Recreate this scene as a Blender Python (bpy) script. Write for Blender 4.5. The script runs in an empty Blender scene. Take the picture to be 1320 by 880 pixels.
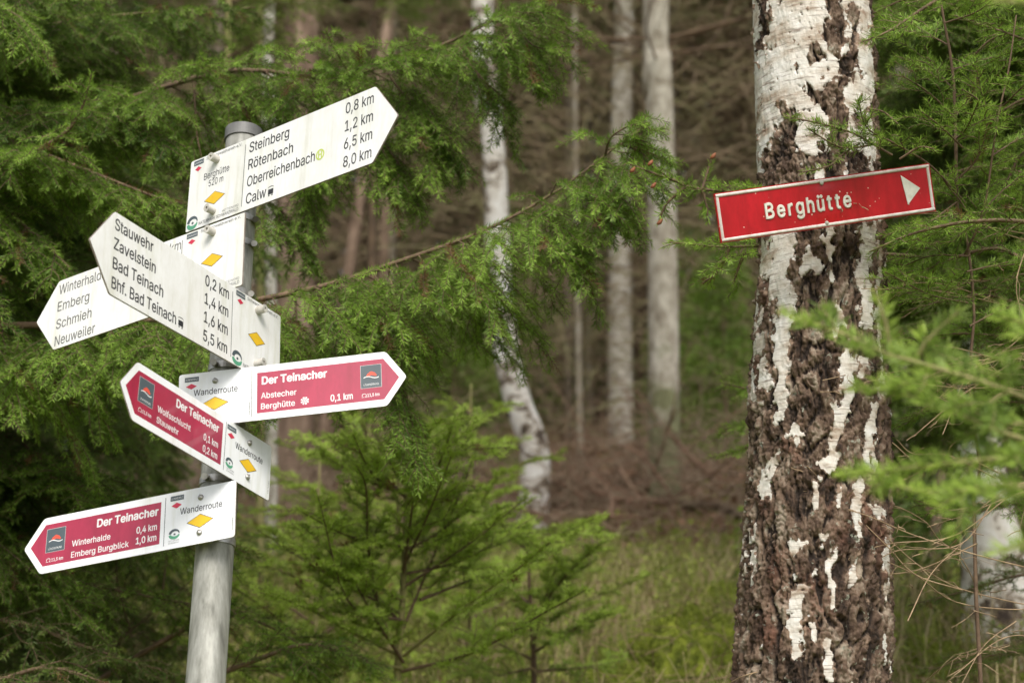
import bpy, math, random, os
import numpy as np
from mathutils import Matrix, Vector
SC = bpy.context.scene
COL = SC.collection
rad = math.radians

# ---------------------------------------------------------------- camera model
FP, PITCH = 2200.0, rad(12.0)
CAM = np.array([0, 0, 1.5])
R_ = np.array([1, 0, 0.0])
F_ = np.array([0, math.cos(PITCH), math.sin(PITCH)])
U_ = np.array([0, -math.sin(PITCH), math.cos(PITCH)])
def at(x, y, d):                       # a point of the place, d metres in front of the camera
    return CAM + (F_ + R_*(x-660)/FP - U_*(y-440)/FP)*d
cam = bpy.data.cameras.new('camera'); co = bpy.data.objects.new('camera', cam); COL.objects.link(co)
co.location = CAM; co.rotation_euler = (rad(90)+PITCH, 0, 0)
cam.sensor_width = 36; cam.lens = 60; cam.clip_start = .05; cam.clip_end = 600
cam.dof.use_dof = True; cam.dof.focus_distance = 2.82; cam.dof.aperture_fstop = 60/13.5
SC.camera = co

# ---------------------------------------------------------------- object helpers
def tag(o, label=None, cat=None, group=None, kind=None):
    if label: o['label'] = label
    if cat: o['category'] = cat
    if group: o['group'] = group
    if kind: o['kind'] = kind
    return o
def empty(name, loc, label=None, cat=None, group=None):
    o = bpy.data.objects.new(name, None); COL.objects.link(o); o.location = loc
    o.empty_display_size = .1
    return tag(o, label, cat, group)
def link(name, me, parent=None, loc=None):
    o = bpy.data.objects.new(name, me); COL.objects.link(o)
    if parent is not None: o.parent = parent
    if loc is not None: o.location = loc
    return o
def npmesh(name, V, faces, mat, smooth=False, attrs=None, fattrs=None):
    """faces: list of int arrays (n,3) / (n,4)"""
    me = bpy.data.meshes.new(name)
    faces = [np.asarray(f) for f in faces if len(f)]
    me.vertices.add(len(V)); me.vertices.foreach_set('co', np.asarray(V, np.float32).ravel())
    if faces:
        tot = sum(f.size for f in faces); npol = sum(len(f) for f in faces)
        me.loops.add(tot); me.polygons.add(npol)
        me.loops.foreach_set('vertex_index', np.concatenate([f.ravel() for f in faces]).astype(np.int32))
        sizes = np.concatenate([np.full(len(f), f.shape[1]) for f in faces])
        starts = np.concatenate([[0], np.cumsum(sizes)[:-1]])
        me.polygons.foreach_set('loop_start', starts.astype(np.int32))
        me.polygons.foreach_set('loop_total', sizes.astype(np.int32))
        me.polygons.foreach_set('use_smooth', np.full(npol, smooth))
    if mat is not None: me.materials.append(mat)
    for k, a in (attrs or {}).items():
        at_ = me.attributes.new(k, 'FLOAT', 'POINT'); at_.data.foreach_set('value', np.asarray(a, np.float32))
    for k, a in (fattrs or {}).items():
        at_ = me.attributes.new(k, 'FLOAT', 'FACE'); at_.data.foreach_set('value', np.asarray(a, np.float32))
    me.update(calc_edges=True)
    return me
class MB:                                # collects shapes for one mesh
    def __init__(s): s.V = []; s.F3 = []; s.F4 = []; s.n = 0
    def add(s, V, F):
        V = np.asarray(V, float); F = np.asarray(F)
        (s.F4 if F.shape[1] == 4 else s.F3).append(F + s.n) ; s.V.append(V); s.n += len(V)
    def poly(s, pts, z0, z1):            # convex/concave outline prism, fan from centroid
        n = len(pts); p = np.asarray(pts, float); c = p.mean(0)
        a = np.c_[p, np.full(n, z0)]; b = np.c_[p, np.full(n, z1)]
        i = np.arange(n); j = (i+1) % n
        V = np.vstack([a, b, [[c[0], c[1], z0]], [[c[0], c[1], z1]]])
        k = s.n
        s.add(V, np.c_[i, j, j+n, i+n])
        s.F3.append(np.vstack([np.c_[j, i, np.full(n, 2*n)], np.c_[i+n, j+n, np.full(n, 2*n+1)]]) + k)
    def box(s, x0, x1, y0, y1, z0, z1): s.poly([(x0, y0), (x1, y0), (x1, y1), (x0, y1)], z0, z1)
    def ring(s, c, ax, r0, r1, h0, h1, n=40):   # washer shell around axis ax
        ax = np.array(ax, float); ax /= np.linalg.norm(ax)
        e = np.cross(ax, [0.3, 1, .1]); e /= np.linalg.norm(e); f = np.cross(ax, e)
        t = np.linspace(0, 2*math.pi, n, endpoint=False)
        d = np.cos(t)[:, None]*e + np.sin(t)[:, None]*f
        V = np.vstack([c+d*r1+ax*h0, c+d*r1+ax*h1, c+d*r0+ax*h1, c+d*r0+ax*h0])
        i = np.arange(n); j = (i+1) % n
        s.add(V, np.vstack([np.c_[i+a*n, j+a*n, j+((a+1) % 4)*n, i+((a+1) % 4)*n] for a in range(4)]))
    def tube(s, P, R, n=8, cap=True):
        P = np.asarray(P, float); V, F = tubes(P[None], np.broadcast_to(np.asarray(R, float), (1, len(P))), n)
        k = s.n; s.add(V, F)
        if cap:
            m = len(P)
            i = np.arange(1, n-1)
            s.F3.append(np.c_[np.zeros(n-2, int), i+1, i] + k)
            s.F3.append(np.c_[np.zeros(n-2, int), i, i+1] + k + (m-1)*n)
    def build(s, name, mat, parent=None, smooth=False, attrs=None, M=None):
        V = np.vstack(s.V)
        if M is not None:
            M = np.asarray(M); V = V @ M[:3, :3].T + M[:3, 3]
        f = []
        if s.F4: f.append(np.vstack(s.F4))
        if s.F3: f.append(np.vstack(s.F3))
        return link(name, npmesh(name, V, f, mat, smooth, attrs), parent)
def tubes(P, R, n):                      # P (N,K,3), R (N,K)
    N, K, _ = P.shape
    T = np.gradient(P, axis=1); T /= np.linalg.norm(T, axis=2, keepdims=True)+1e-12
    ref = np.where(np.abs(T[:, :, 2:3]) > .9, np.array([1., 0, 0]), np.array([0, 0, 1.]))
    ref = ref[:, :1].repeat(K, 1)
    E = np.cross(T, ref); E /= np.linalg.norm(E, axis=2, keepdims=True)+1e-12
    G = np.cross(T, E)
    t = np.linspace(0, 2*math.pi, n, endpoint=False)
    V = P[:, :, None] + R[:, :, None, None]*(np.cos(t)[:, None]*E[:, :, None] + np.sin(t)[:, None]*G[:, :, None])
    idx = np.arange(N*K*n).reshape(N, K, n)
    a = idx[:, :-1]; b = idx[:, 1:]
    F = np.stack([a, np.roll(a, -1, 2), np.roll(b, -1, 2), b], -1).reshape(-1, 4)
    return V.reshape(-1, 3), F

# gradient noise, vectorised
def _h(i, j, k, s):
    h = (i*374761393 + j*668265263 + k*1274126177 + s*362437) & 0xffffffff
    h = ((h ^ (h >> 13))*1274126177) & 0xffffffff
    return h ^ (h >> 16)
_G = np.random.RandomState(5).normal(size=(256, 3)); _G /= np.linalg.norm(_G, axis=1)[:, None]
def noise(P, seed=0):
    P = np.asarray(P, float); i = np.floor(P).astype(np.int64); f = P-i
    w = f*f*f*(f*(f*6-15)+10); out = 0
    for a in (0, 1):
        for b in (0, 1):
            for c in (0, 1):
                g = _G[_h(i[:, 0]+a, i[:, 1]+b, i[:, 2]+c, seed) & 255]
                d = ((f-[a, b, c])*g).sum(1)
                out = out + d*(w[:, 0] if a else 1-w[:, 0])*(w[:, 1] if b else 1-w[:, 1])*(w[:, 2] if c else 1-w[:, 2])
    return out*1.5
def fbm(P, o=4, seed=0, g=.5):
    s = 0; a = 1; P = np.asarray(P, float)
    for k in range(o): s = s + a*noise(P*2**k+k*17.3, seed+k); a *= g
    return s
def sstep(a, b, x): t = np.clip((x-a)/(b-a), 0, 1); return t*t*(3-2*t)
def smooth_path(pts, n=24):              # Catmull-Rom through points
    p = np.asarray(pts, float)
    if len(p) == 2: return p[0]+(p[1]-p[0])*np.linspace(0, 1, n)[:, None]
    p = np.vstack([2*p[0]-p[1], p, 2*p[-1]-p[-2]]); out = []
    m = len(p)-3
    for t in np.linspace(0, m-1e-6, n):
        i = int(t); u = t-i; a, b, c, d = p[i:i+4]
        out.append(.5*((2*b)+(-a+c)*u+(2*a-5*b+4*c-d)*u*u+(-a+3*b-3*c+d)*u**3))
    return np.array(out)

# ---------------------------------------------------------------- materials
def new_mat(name):
    m = bpy.data.materials.new(name); m.use_nodes = True
    nt = m.node_tree; return m, nt, nt.nodes['Principled BSDF'], nt.nodes['Material Output']
def nd(nt, t, **k):
    n = nt.nodes.new(t)
    for a, b in k.items():
        if a.startswith('i_'): n.inputs[a[2:].replace('_', ' ')].default_value = b
        else: setattr(n, a, b)
    return n
def ramp(nt, fac, stops):
    r = nt.nodes.new('ShaderNodeValToRGB'); e = r.color_ramp.elements
    while len(e) < len(stops): e.new(.5)
    for q, (p, c) in zip(e, stops): q.position = p; q.color = (*c, 1)
    nt.links.new(fac, r.inputs[0]); return r.outputs[0]
def texnoise(nt, scale, detail=4, rough=.55, stretch=(1, 1, 1), coord='Object', dist=0):
    tc = nd(nt, 'ShaderNodeTexCoord'); mp = nd(nt, 'ShaderNodeMapping'); mp.inputs['Scale'].default_value = stretch
    nt.links.new(tc.outputs[coord], mp.inputs[0])
    n = nd(nt, 'ShaderNodeTexNoise'); n.inputs['Scale'].default_value = scale; n.inputs['Detail'].default_value = detail
    n.inputs['Roughness'].default_value = rough; n.inputs['Distortion'].default_value = dist
    nt.links.new(mp.outputs[0], n.inputs[0]); return n.outputs['Fac']
def bump(nt, bs, h, dist=.002, st=.6):
    b = nd(nt, 'ShaderNodeBump'); b.inputs['Strength'].default_value = st; b.inputs['Distance'].default_value = dist
    nt.links.new(h, b.inputs['Height']); nt.links.new(b.outputs[0], bs.inputs['Normal'])
def noisy_mat(name, stops, scale, rough=.7, stretch=(1, 1, 1), bd=0, metallic=0, detail=5, spec=None, dist=0):
    m, nt, bs, out = new_mat(name)
    f = texnoise(nt, scale, detail, .6, stretch, dist=dist)
    nt.links.new(ramp(nt, f, stops), bs.inputs['Base Color'])
    bs.inputs['Roughness'].default_value = rough; bs.inputs['Metallic'].default_value = metallic
    if spec is not None: bs.inputs['Specular IOR Level'].default_value = spec
    if bd: bump(nt, bs, f, bd)
    return m
def leaf_mat(name, dark, light, trans=.3, rough=.5):
    m, nt, bs, out = new_mat(name)
    a = nd(nt, 'ShaderNodeAttribute', attribute_name='tint')
    oi = nd(nt, 'ShaderNodeObjectInfo')
    ad = nd(nt, 'ShaderNodeMath', operation='MULTIPLY_ADD'); nt.links.new(oi.outputs['Random'], ad.inputs[0]); ad.inputs[1].default_value = .25
    nt.links.new(a.outputs['Fac'], ad.inputs[2])
    c = ramp(nt, ad.outputs[0], [(0, (.20, .105, .045)), (.012, dark), (.55, tuple((x+y)/2 for x, y in zip(dark, light))), (1.1 if False else 1, light)])
    nt.links.new(c, bs.inputs['Base Color']); bs.inputs['Roughness'].default_value = rough
    bs.inputs['Specular IOR Level'].default_value = .35
    t = nd(nt, 'ShaderNodeBsdfTranslucent'); nt.links.new(c, t.inputs[0])
    mx = nd(nt, 'ShaderNodeMixShader'); mx.inputs[0].default_value = trans
    nt.links.new(bs.outputs[0], mx.inputs[1]); nt.links.new(t.outputs[0], mx.inputs[2]); nt.links.new(mx.outputs[0], out.inputs[0])
    return m
M = {}
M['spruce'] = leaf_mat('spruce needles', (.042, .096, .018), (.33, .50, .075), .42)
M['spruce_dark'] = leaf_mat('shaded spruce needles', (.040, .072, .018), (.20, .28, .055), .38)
M['fir'] = leaf_mat('fir needles', (.09, .16, .028), (.40, .54, .085), .42)
M['wood'] = noisy_mat('twig bark', [(.3, (.075, .045, .028)), (.7, (.2, .13, .08))], 60, .85)
M['palewood'] = noisy_mat('pale young stem', [(.3, (.16, .15, .05)), (.7, (.34, .30, .13))], 40, .8)
M['deadtwig'] = noisy_mat('dry dead twig', [(.3, (.20, .13, .075)), (.7, (.46, .33, .20))], 50, .85)
M['deadbrown'] = noisy_mat('brown dead branch', [(.3, (.07, .046, .028)), (.7, (.19, .125, .075))], 8, .9)
M['bud'] = noisy_mat('brown bud', [(.3, (.14, .045, .02)), (.7, (.34, .12, .05))], 300, .7)

# ---------------------------------------------------------------- foliage generator
def sample(P, spacing, rng, lo=.05, hi=.98, minn=1):
    """evenly spaced sites along each polyline: index, point, tangent, u"""
    N, K, _ = P.shape
    seg = np.linalg.norm(np.diff(P, axis=1), axis=2); L = seg.sum(1)
    n = np.maximum(minn, (L*(hi-lo)/spacing).astype(int)); idx = np.repeat(np.arange(N), n)
    off = np.arange(n.sum())-np.repeat(np.cumsum(n)-n, n)
    u = lo+(hi-lo)*(off+rng.uniform(.1, .9, len(off)))/n[idx]
    s = u*L[idx]; cs = np.concatenate([np.zeros((N, 1)), np.cumsum(seg, 1)], 1)[idx]
    k = np.clip((cs <= s[:, None]).sum(1)-1, 0, K-2)
    w = (s-cs[np.arange(len(s)), k])/(seg[idx, k]+1e-12)
    A = P[idx, k]; B = P[idx, k+1]
    T = (B-A)/(np.linalg.norm(B-A, axis=1)[:, None]+1e-12)
    return idx, A+(B-A)*w[:, None], T, u, off, L[idx]
def unit(v): return v/(np.linalg.norm(v, axis=-1, keepdims=True)+1e-12)
def shoots(P, rng, spacing, lfun, ang=50, droop=.1, up=(0, 0, 1), K=5, lift=.15, lo=.05, jit=.25):
    idx, p, T, u, off, L = sample(P, spacing, rng, lo)
    up = np.asarray(up, float)
    side = unit(np.cross(T, up)) * np.where(off % 2, 1., -1.)[:, None]
    a = np.radians(ang*(1+rng.uniform(-jit, jit, len(u))))
    rise = rng.normal(lift, .25, len(u))
    d = unit(T*np.cos(a)[:, None]+side*np.sin(a)[:, None]+up*rise[:, None]*np.sin(a)[:, None])
    l = lfun(u, L)*rng.uniform(.65, 1.2, len(u))
    t = np.linspace(0, 1, K)
    curl = T[:, None]*(t[None, :, None]**2)*.18*l[:, None, None]
    Q = p[:, None]+d[:, None]*(l[:, None]*t)[:, :, None] + curl
    Q[:, :, 2] -= droop*l[:, None]*t[None]**2*rng.uniform(.4, 1.4, len(u))[:, None]
    wob = rng.normal(0, .03, (len(u), K, 3))*l[:, None, None]; wob[:, 0] = 0
    return Q+wob, u, l
def needles(P, rng, dens, ln=.014, wd=.0013, flat=0., fwd=55, lo=0., tint0=.2, tipt=.5, up=(0, 0, 1)):
    idx, p, T, u, off, L = sample(P, 1./dens, rng, lo, 1.0)
    up = np.asarray(up, float)
    side = unit(np.cross(T, up)+1e-6); top = np.cross(side, T)
    n = len(u)
    ph = rng.uniform(0, 2*math.pi, n)
    if flat > 0:
        sgn = rng.choice([-1, 1], n); base = np.where(sgn > 0, 0, math.pi)
        ph = np.where(rng.uniform(size=n) < flat, base+rng.normal(0, .35, n)+.25*sgn, ph)
    rad_ = side*np.cos(ph)[:, None]+top*(np.sin(ph)*np.where(np.sin(ph) < 0, .55, 1))[:, None]
    a = np.radians(rng.normal(fwd, 9, n)); a = a*(1-.35*(u > .93))
    d = unit(T*np.cos(a)[:, None]+rad_*np.sin(a)[:, None])
    l = ln*rng.uniform(.7, 1.15, n)*(1-.3*np.abs(u-.5)**2*4*.5)
    q = unit(np.cross(d, rng.normal(size=(n, 3))*.4+top)) * (wd/2)
    V = np.stack([p, p+d*(l*.45)[:, None]+q, p+d*l[:, None], p+d*(l*.45)[:, None]-q], 1).reshape(-1, 3)
    F = np.arange(n*4).reshape(n, 4)
    tw = rng.normal(0, .16, len(P)); tint = np.clip(tint0+tipt*u**3*rng.uniform(.4, 1, n)+rng.normal(0, .10, n)+tw[idx], 0, 1); tint = np.where(tw[idx] < -.34, -1., tint)
    return V, F, tint
def bough(seed, path, l1=.35, l2=.09, s1=.035, s2=.022, dens=260, ln=.015, wd=.0017, r0=.008, flat=0., bare=.25,
          up=(0, 0, 1), droop=.15, droop2=.1, ang=52, l3=0, prof=None, tint0=.15, tip=.5, sides=5, lift=.1, ang2=48, density2=1., fwd=55, root=None):
    rng = np.random.default_rng(seed)
    P = smooth_path(path, 26)[None]
    Lm = np.linalg.norm(np.diff(P[0], axis=0), axis=1).sum()
    if prof is None: prof = lambda u: np.minimum(1, (u-bare*.6)*5+.3).clip(.1)*(1-u)**.75+.10
    wood = MB(); NV = []; NF = []; NT = []; k = 0
    V, F = tubes(P, np.linspace(r0, min(.0013, r0*.6), P.shape[1])[None], sides+1); wood.add(V, F)
    if root is not None: wood.tube(smooth_path([root, (root+P[0, 0])/2+[0, 0, .02], P[0, 0], P[0, 1]], 10), np.linspace(r0*1.5, r0*.96, 10), sides+1)
    Q1, u1, le1 = shoots(P, rng, s1, lambda u, L: l1*prof(u), ang, droop, up, 6, lift, lo=bare)
    V, F = tubes(Q1, (np.linspace(1, .35, 6)[None]*(.0009+.0042*le1[:, None]).clip(.0008, r0*.5)), 4); wood.add(V, F)
    sets = [(P, bare+.15), (Q1, .12)]
    if l2 > 0:
        Q2, u2, le2 = shoots(Q1, rng, s2, lambda u, L: (l2*np.minimum(1, L/(l1*.6+1e-6)))*(1-u)**.7+.012, ang2, droop2, up, 4, lift*.5, lo=.12)
        V, F = tubes(Q2, np.linspace(.0011, .0006, 4)[None]*np.ones((len(Q2), 1)), 3); wood.add(V, F); sets.append((Q2, 0.))
        if l3 > 0:
            keep = le2 > l2*.5
            Q3, u3, le3 = shoots(Q2[keep], rng, s2, lambda u, L: l3*(1-u)**.6+.01, 45, droop2, up, 3, lift*.5, lo=.2)
            V, F = tubes(Q3, np.linspace(.0009, .0005, 3)[None]*np.ones((len(Q3), 1)), 3); wood.add(V, F); sets.append((Q3, 0.))
    if dens > 0:
        for S, lo in sets:
            V, F, T = needles(S, rng, dens, ln, wd, flat, fwd, lo, tint0, tip, up)
            NV.append(V); NF.append(F+k); NT.append(T); k += len(V)
    return wood, (np.vstack(NV), np.vstack(NF), np.concatenate(NT)) if NV else None
def wood_mesh(w, name, mat):
    f = []
    if w.F4: f.append(np.vstack(w.F4))
    if w.F3: f.append(np.vstack(w.F3))
    return np.vstack(w.V), f
NCOUNT = [0]
def make_bough(parent, path, mat='spruce', wmat='wood', seed=0, name='branch', **k):
    """a branch of a tree with its needles as a sub-part; path in world metres"""
    path = np.asarray(path, float); o0 = path[0].copy()
    if k.get('root') is not None: k['root'] = np.array([*k['root'], o0[2]-.05])-o0
    w, nn = bough(seed, path-o0, **k)
    V, f = wood_mesh(w, name, None)
    b = link(name, npmesh(name, V, f, M[wmat], True), parent)
    b.location = Vector(o0)-parent.location if parent is not None else Vector(o0)
    if nn:
        NCOUNT[0] += len(nn[1])
        link('needles', npmesh('needles', nn[0], [nn[1]], M[mat], False, None, {'tint': nn[2]}), b)
    return b
def copy_bough(src, parent, loc, mw):    # mw: 3x3 rotation*scale
    c = src.copy(); COL.objects.link(c); c.parent = parent
    m = Matrix(mw).to_4x4(); m.translation = Vector(loc)-parent.location; c.matrix_local = m
    for g in src.children:
        d = g.copy(); COL.objects.link(d); d.parent = c
    return c
def px(*p): return [at(*q) for q in p]
def rotmat(az, el, roll=0, s=1):         # local +X -> azimuth/elevation direction
    m = Matrix.Rotation(az, 3, 'Z') @ Matrix.Rotation(-el, 3, 'Y') @ Matrix.Rotation(roll, 3, 'X')
    return m*s
# ---------------------------------------------------------------- light and sky
w = bpy.data.worlds.new('World'); SC.world = w; w.use_nodes = True
nt = w.node_tree; bg = nt.nodes['Background']
SUN_EL, SUN_AZ = rad(48), rad(172)       # azimuth clockwise from +Y
sky = nt.nodes.new('ShaderNodeTexSky'); sky.sky_type = 'NISHITA'; sky.sun_disc = False
sky.sun_elevation = SUN_EL; sky.sun_rotation = SUN_AZ; sky.air_density = 1.0; sky.dust_density = 4.0; sky.ozone_density = 1.0
hs = nt.nodes.new('ShaderNodeHueSaturation'); hs.inputs['Saturation'].default_value = .30
nt.links.new(sky.outputs[0], hs.inputs['Color']); nt.links.new(hs.outputs[0], bg.inputs[0]); bg.inputs[1].default_value = .115
sl = bpy.data.lights.new('sun', 'SUN'); sl.energy = 1.5; sl.angle = rad(24); sl.color = (1, .94, .85)
so = bpy.data.objects.new('sun', sl); COL.objects.link(so); so.location = (0, 0, 20)
dv = Vector((math.sin(SUN_AZ)*math.cos(SUN_EL), math.cos(SUN_AZ)*math.cos(SUN_EL), math.sin(SUN_EL)))
so.rotation_euler = dv.to_track_quat('Z', 'Y').to_euler()
SC.render.engine = 'CYCLES'
SC.view_settings.view_transform = 'Standard'; SC.view_settings.look = 'None'
SC.view_settings.gamma = 1; SC.view_settings.use_curve_mapping = False
SC.view_settings.exposure = 0.74
SC.cycles.use_denoising = True
SC.cycles.max_bounces = 6; SC.cycles.diffuse_bounces = 4; SC.cycles.glossy_bounces = 2; SC.cycles.transmission_bounces = 3
SC.cycles.sample_clamp_indirect = 5


# ---------------------------------------------------------------- signpost
M['galv'] = noisy_mat('galvanised steel', [(.3, (.15, .15, .13)), (.45, (.27, .27, .24)), (.55, (.33, .33, .30)), (.7, (.46, .46, .42))], 70, .6, (1, 1, .16), .0012, .25)
M['cap'] = noisy_mat('dark grey plastic', [(.3, (.09, .09, .09)), (.7, (.16, .16, .155))], 30, .5)
M['steel'] = noisy_mat('steel', [(.3, (.30, .29, .27)), (.7, (.55, .54, .50))], 80, .35, metallic=.7)
def enamel(name, c0, c1, rough, spots=None, coat=0, amt=.6):
    m, nt, bs, out = new_mat(name)
    f = texnoise(nt, 9, 6, .65); g = texnoise(nt, 70, 5, .7, (1, .35, 1))
    mm = nd(nt, 'ShaderNodeMath', operation='MULTIPLY'); nt.links.new(f, mm.inputs[0]); nt.links.new(g, mm.inputs[1])
    c = ramp(nt, mm.outputs[0], [(.12, c0), (.36, c1)])
    if spots:
        v = nd(nt, 'ShaderNodeTexVoronoi'); v.inputs['Scale'].default_value = spots[1]
        tc = nd(nt, 'ShaderNodeTexCoord'); nt.links.new(tc.outputs['Object'], v.inputs['Vector'])
        sn = texnoise(nt, 25, 2)
        th = nd(nt, 'ShaderNodeMath', operation='MULTIPLY_ADD'); nt.links.new(sn, th.inputs[0]); th.inputs[1].default_value = -.5; th.inputs[2].default_value = .32
        lt = nd(nt, 'ShaderNodeMath', operation='LESS_THAN'); nt.links.new(v.outputs['Distance'], lt.inputs[0]); nt.links.new(th.outputs[0], lt.inputs[1])
        mx = nd(nt, 'ShaderNodeMix', data_type='RGBA'); nt.links.new(lt.outputs[0], mx.inputs[0]); nt.links.new(c, mx.inputs[6]); mx.inputs[7].default_value = (*spots[0], 1); c = mx.outputs[2]
    st = texnoise(nt, 26, 5, .7, (1, .10, 1)); dm = nd(nt, 'ShaderNodeMix', data_type='RGBA', blend_type='MULTIPLY')
    nt.links.new(ramp(nt, st, [(.50, (0, 0, 0)), (.70, (.6, .6, .6))]), dm.inputs[0]); nt.links.new(c, dm.inputs[6]); dm.inputs[7].default_value = (.70, .70, .56, 1); c = dm.outputs[2]
    nt.links.new(c, bs.inputs['Base Color'])
    bs.inputs['Roughness'].default_value = rough; bs.inputs['Coat Weight'].default_value = coat; bs.inputs['Coat Roughness'].default_value = .08
    bump(nt, bs, f, .0012, .25)
    return m
M['white'] = enamel('weathered white board', (.74, .735, .71), (.85, .855, .86), .45)
M['white2'] = enamel('clean white board', (.77, .785, .81), (.85, .865, .89), .3, coat=.3)
M['red'] = enamel('red board panel', (.30, .014, .046), (.40, .020, .062), .3, coat=.6)
def plain(name, c, rough=.5):
    return noisy_mat(name, [(.3, tuple(x*.86 for x in c)), (.7, c)], 60, rough)
M['ink'] = plain('dark print', (.030, .030, .034)); M['greyink'] = plain('faded grey print', (.16, .16, .155))
M['whiteink'] = plain('white print', (.8, .8, .8)); M['yellow'] = plain('yellow print', (.83, .52, .02))
M['markred'] = plain('red print', (.62, .035, .08)); M['slate'] = plain('slate print', (.075, .10, .115))
M['paleink'] = plain('pale grey print', (.42, .43, .43)); M['green'] = plain('green print', (.10, .36, .22)); M['lime'] = plain('lime print', (.55, .66, .12))
M['orange'] = plain('orange red print', (.72, .09, .05)); M['edge'] = noisy_mat('board edge', [(.3, (.16, .12, .09)), (.7, (.34, .30, .27))], 40, .6)
try:
    FONT = bpy.data.fonts.load(os.path.join(bpy.utils.system_resource('DATAFILES'), 'fonts', 'Inter.woff2'))
except Exception:
    FONT = None
from mathutils.geometry import delaunay_2d_cdt
def text_geo(s, off=0., ext=.0):
    """lettering as triangles: outlines of the type, filled by winding number; off thickens the strokes"""
    c = bpy.data.curves.new('t', 'FONT'); c.body = s; c.size = 1; c.resolution_u = 4
    if FONT: c.font = FONT
    o = bpy.data.objects.new('t', c); COL.objects.link(o); bpy.context.view_layer.update()
    cu = o.to_curve(bpy.context.evaluated_depsgraph_get()); loops = []
    for sp in cu.splines:
        pts = []; bp = sp.bezier_points; n = len(bp)
        for i in range(n):
            p, q = bp[i], bp[(i+1) % n]
            if (p.co-q.co).length < 1e-6: continue
            c0, c1, c2, c3 = [np.array(v[:2]) for v in (p.co, p.handle_right, q.handle_left, q.co)]
            st = abs(np.cross(c3-c0, c1-c0))+abs(np.cross(c3-c0, c2-c0)) < 1e-7
            for t in ([0] if st else [0, .2, .4, .6, .8]):
                pts.append((1-t)**3*c0+3*(1-t)**2*t*c1+3*(1-t)*t*t*c2+t**3*c3)
        if len(pts) > 2: loops.append(np.array(pts))
    o.to_curve_clear(); bpy.data.objects.remove(o); bpy.data.curves.remove(c)
    allp = np.vstack(loops); E = []; k = 0
    for L in loops:
        n = len(L); E += [(k+i, k+(i+1) % n) for i in range(n)]; k += n
    r = delaunay_2d_cdt([Vector(p) for p in allp], E, [], 0, 1e-5)
    V = np.array([tuple(v) for v in r[0]]); F = np.array(r[2]); C_ = V[F].mean(1); w = np.zeros(len(C_))
    for L in loops:                       # winding number of each triangle's centre
        A = L; B = np.roll(L, -1, 0)
        for (x0, y0), (x1, y1) in zip(A, B):
            up_ = (y0 <= C_[:, 1]) & (y1 > C_[:, 1]); dn = (y0 > C_[:, 1]) & (y1 <= C_[:, 1])
            cr = (x1-x0)*(C_[:, 1]-y0)-(C_[:, 0]-x0)*(y1-y0)
            w += (up_ & (cr > 0)).astype(int)-(dn & (cr < 0)).astype(int)
    F = F[w != 0]; a, b_, c_ = V[F[:, 0]], V[F[:, 1]], V[F[:, 2]]
    fl = np.cross(b_-a, c_-a) < 0; F[fl] = F[fl][:, ::-1]
    V = np.c_[V, np.zeros(len(V))]
    sh = [(0, 0)]
    if off > 0: sh = [(0, 0)]+[(off*math.cos(q), off*math.sin(q)*.8) for q in np.linspace(0, 2*math.pi, 8, endpoint=False)]
    VV = []; FF = []; n = len(V)
    for j, (dx, dy) in enumerate(sh):
        VV.append(V+[dx, dy, ext-.0009*j]); FF.append(F+j*n)
        if ext > 0:                        # raised letters get their side walls
            for L in loops:
                pass
    if ext > 0:
        base = sum(len(v) for v in VV)
        for L in loops:
            m_ = len(L); i = np.arange(m_); j = (i+1) % m_; cen = L
            tn = unit(np.roll(L, -1, 0)-np.roll(L, 1, 0)); nr = np.c_[tn[:, 1], -tn[:, 0]]
            # side pointing away from the filled area: outlines run so that fill lies on one side
            outw = nr*OUTS; A = np.c_[L+outw*off*.98, np.full(m_, ext-.001)]; B = np.c_[L+outw*(off+.014), np.zeros(m_)]
            VV.append(np.vstack([A, B])); FF.append(np.vstack([np.c_[i, j, j+m_], np.c_[i, j+m_, i+m_]])+base); base += 2*m_
    return np.vstack(VV), np.vstack(FF)
OUTS = -1.
_cap = text_geo('H')[0][:, 1].max()
def put_text(mb, s, x0, x1, base, cap, bold=0., z=.0, align='l', slant=0, ext=0.):
    """text spanning x0..x1 (mm) with its baseline and cap height (mm)"""
    V, F = text_geo(s, bold, ext)
    a, b = V[:, 0].min(), V[:, 0].max()
    sx = (x1-x0)/(b-a); V[:, 0] = (V[:, 0]-a)*sx+x0
    V[:, 1] = V[:, 1]*cap/_cap+base; V[:, 0] += slant*(V[:, 1]-base)
    V[:, 2] = V[:, 2]*cap/_cap+z
    mb.add(V, F)
POST = empty('signpost', (-.4629+.0097, 2.28, .6), 'grey metal signpost carrying six white and red arrow boards', 'signpost')
P1 = np.array([-.46681, 2.79658, 2.29665]); P2 = np.array([-.46277, 2.64567, 1.62508]); uax = unit(P1-P2)
def pole_pt(z): return P2+uax*((z-P2[2])/uax[2])
top = at(308, 166, 2.97); ztop = top[2]
POST.location = Vector(pole_pt(.62))
def child_of_post(o): o.location = -POST.location; return o
mb = MB(); n = 40
zs = np.linspace(.35, ztop-.018, 30); mb.tube([pole_pt(z) for z in zs], .030, 48); child_of_post(mb.build('pole', M['galv'], POST, True))
mb = MB(); mb.tube([pole_pt(ztop-.022), pole_pt(ztop-.0015), pole_pt(ztop)], [.0325, .0325, .030], 48); child_of_post(mb.build('pole_cap', M['cap'], POST, False))
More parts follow.
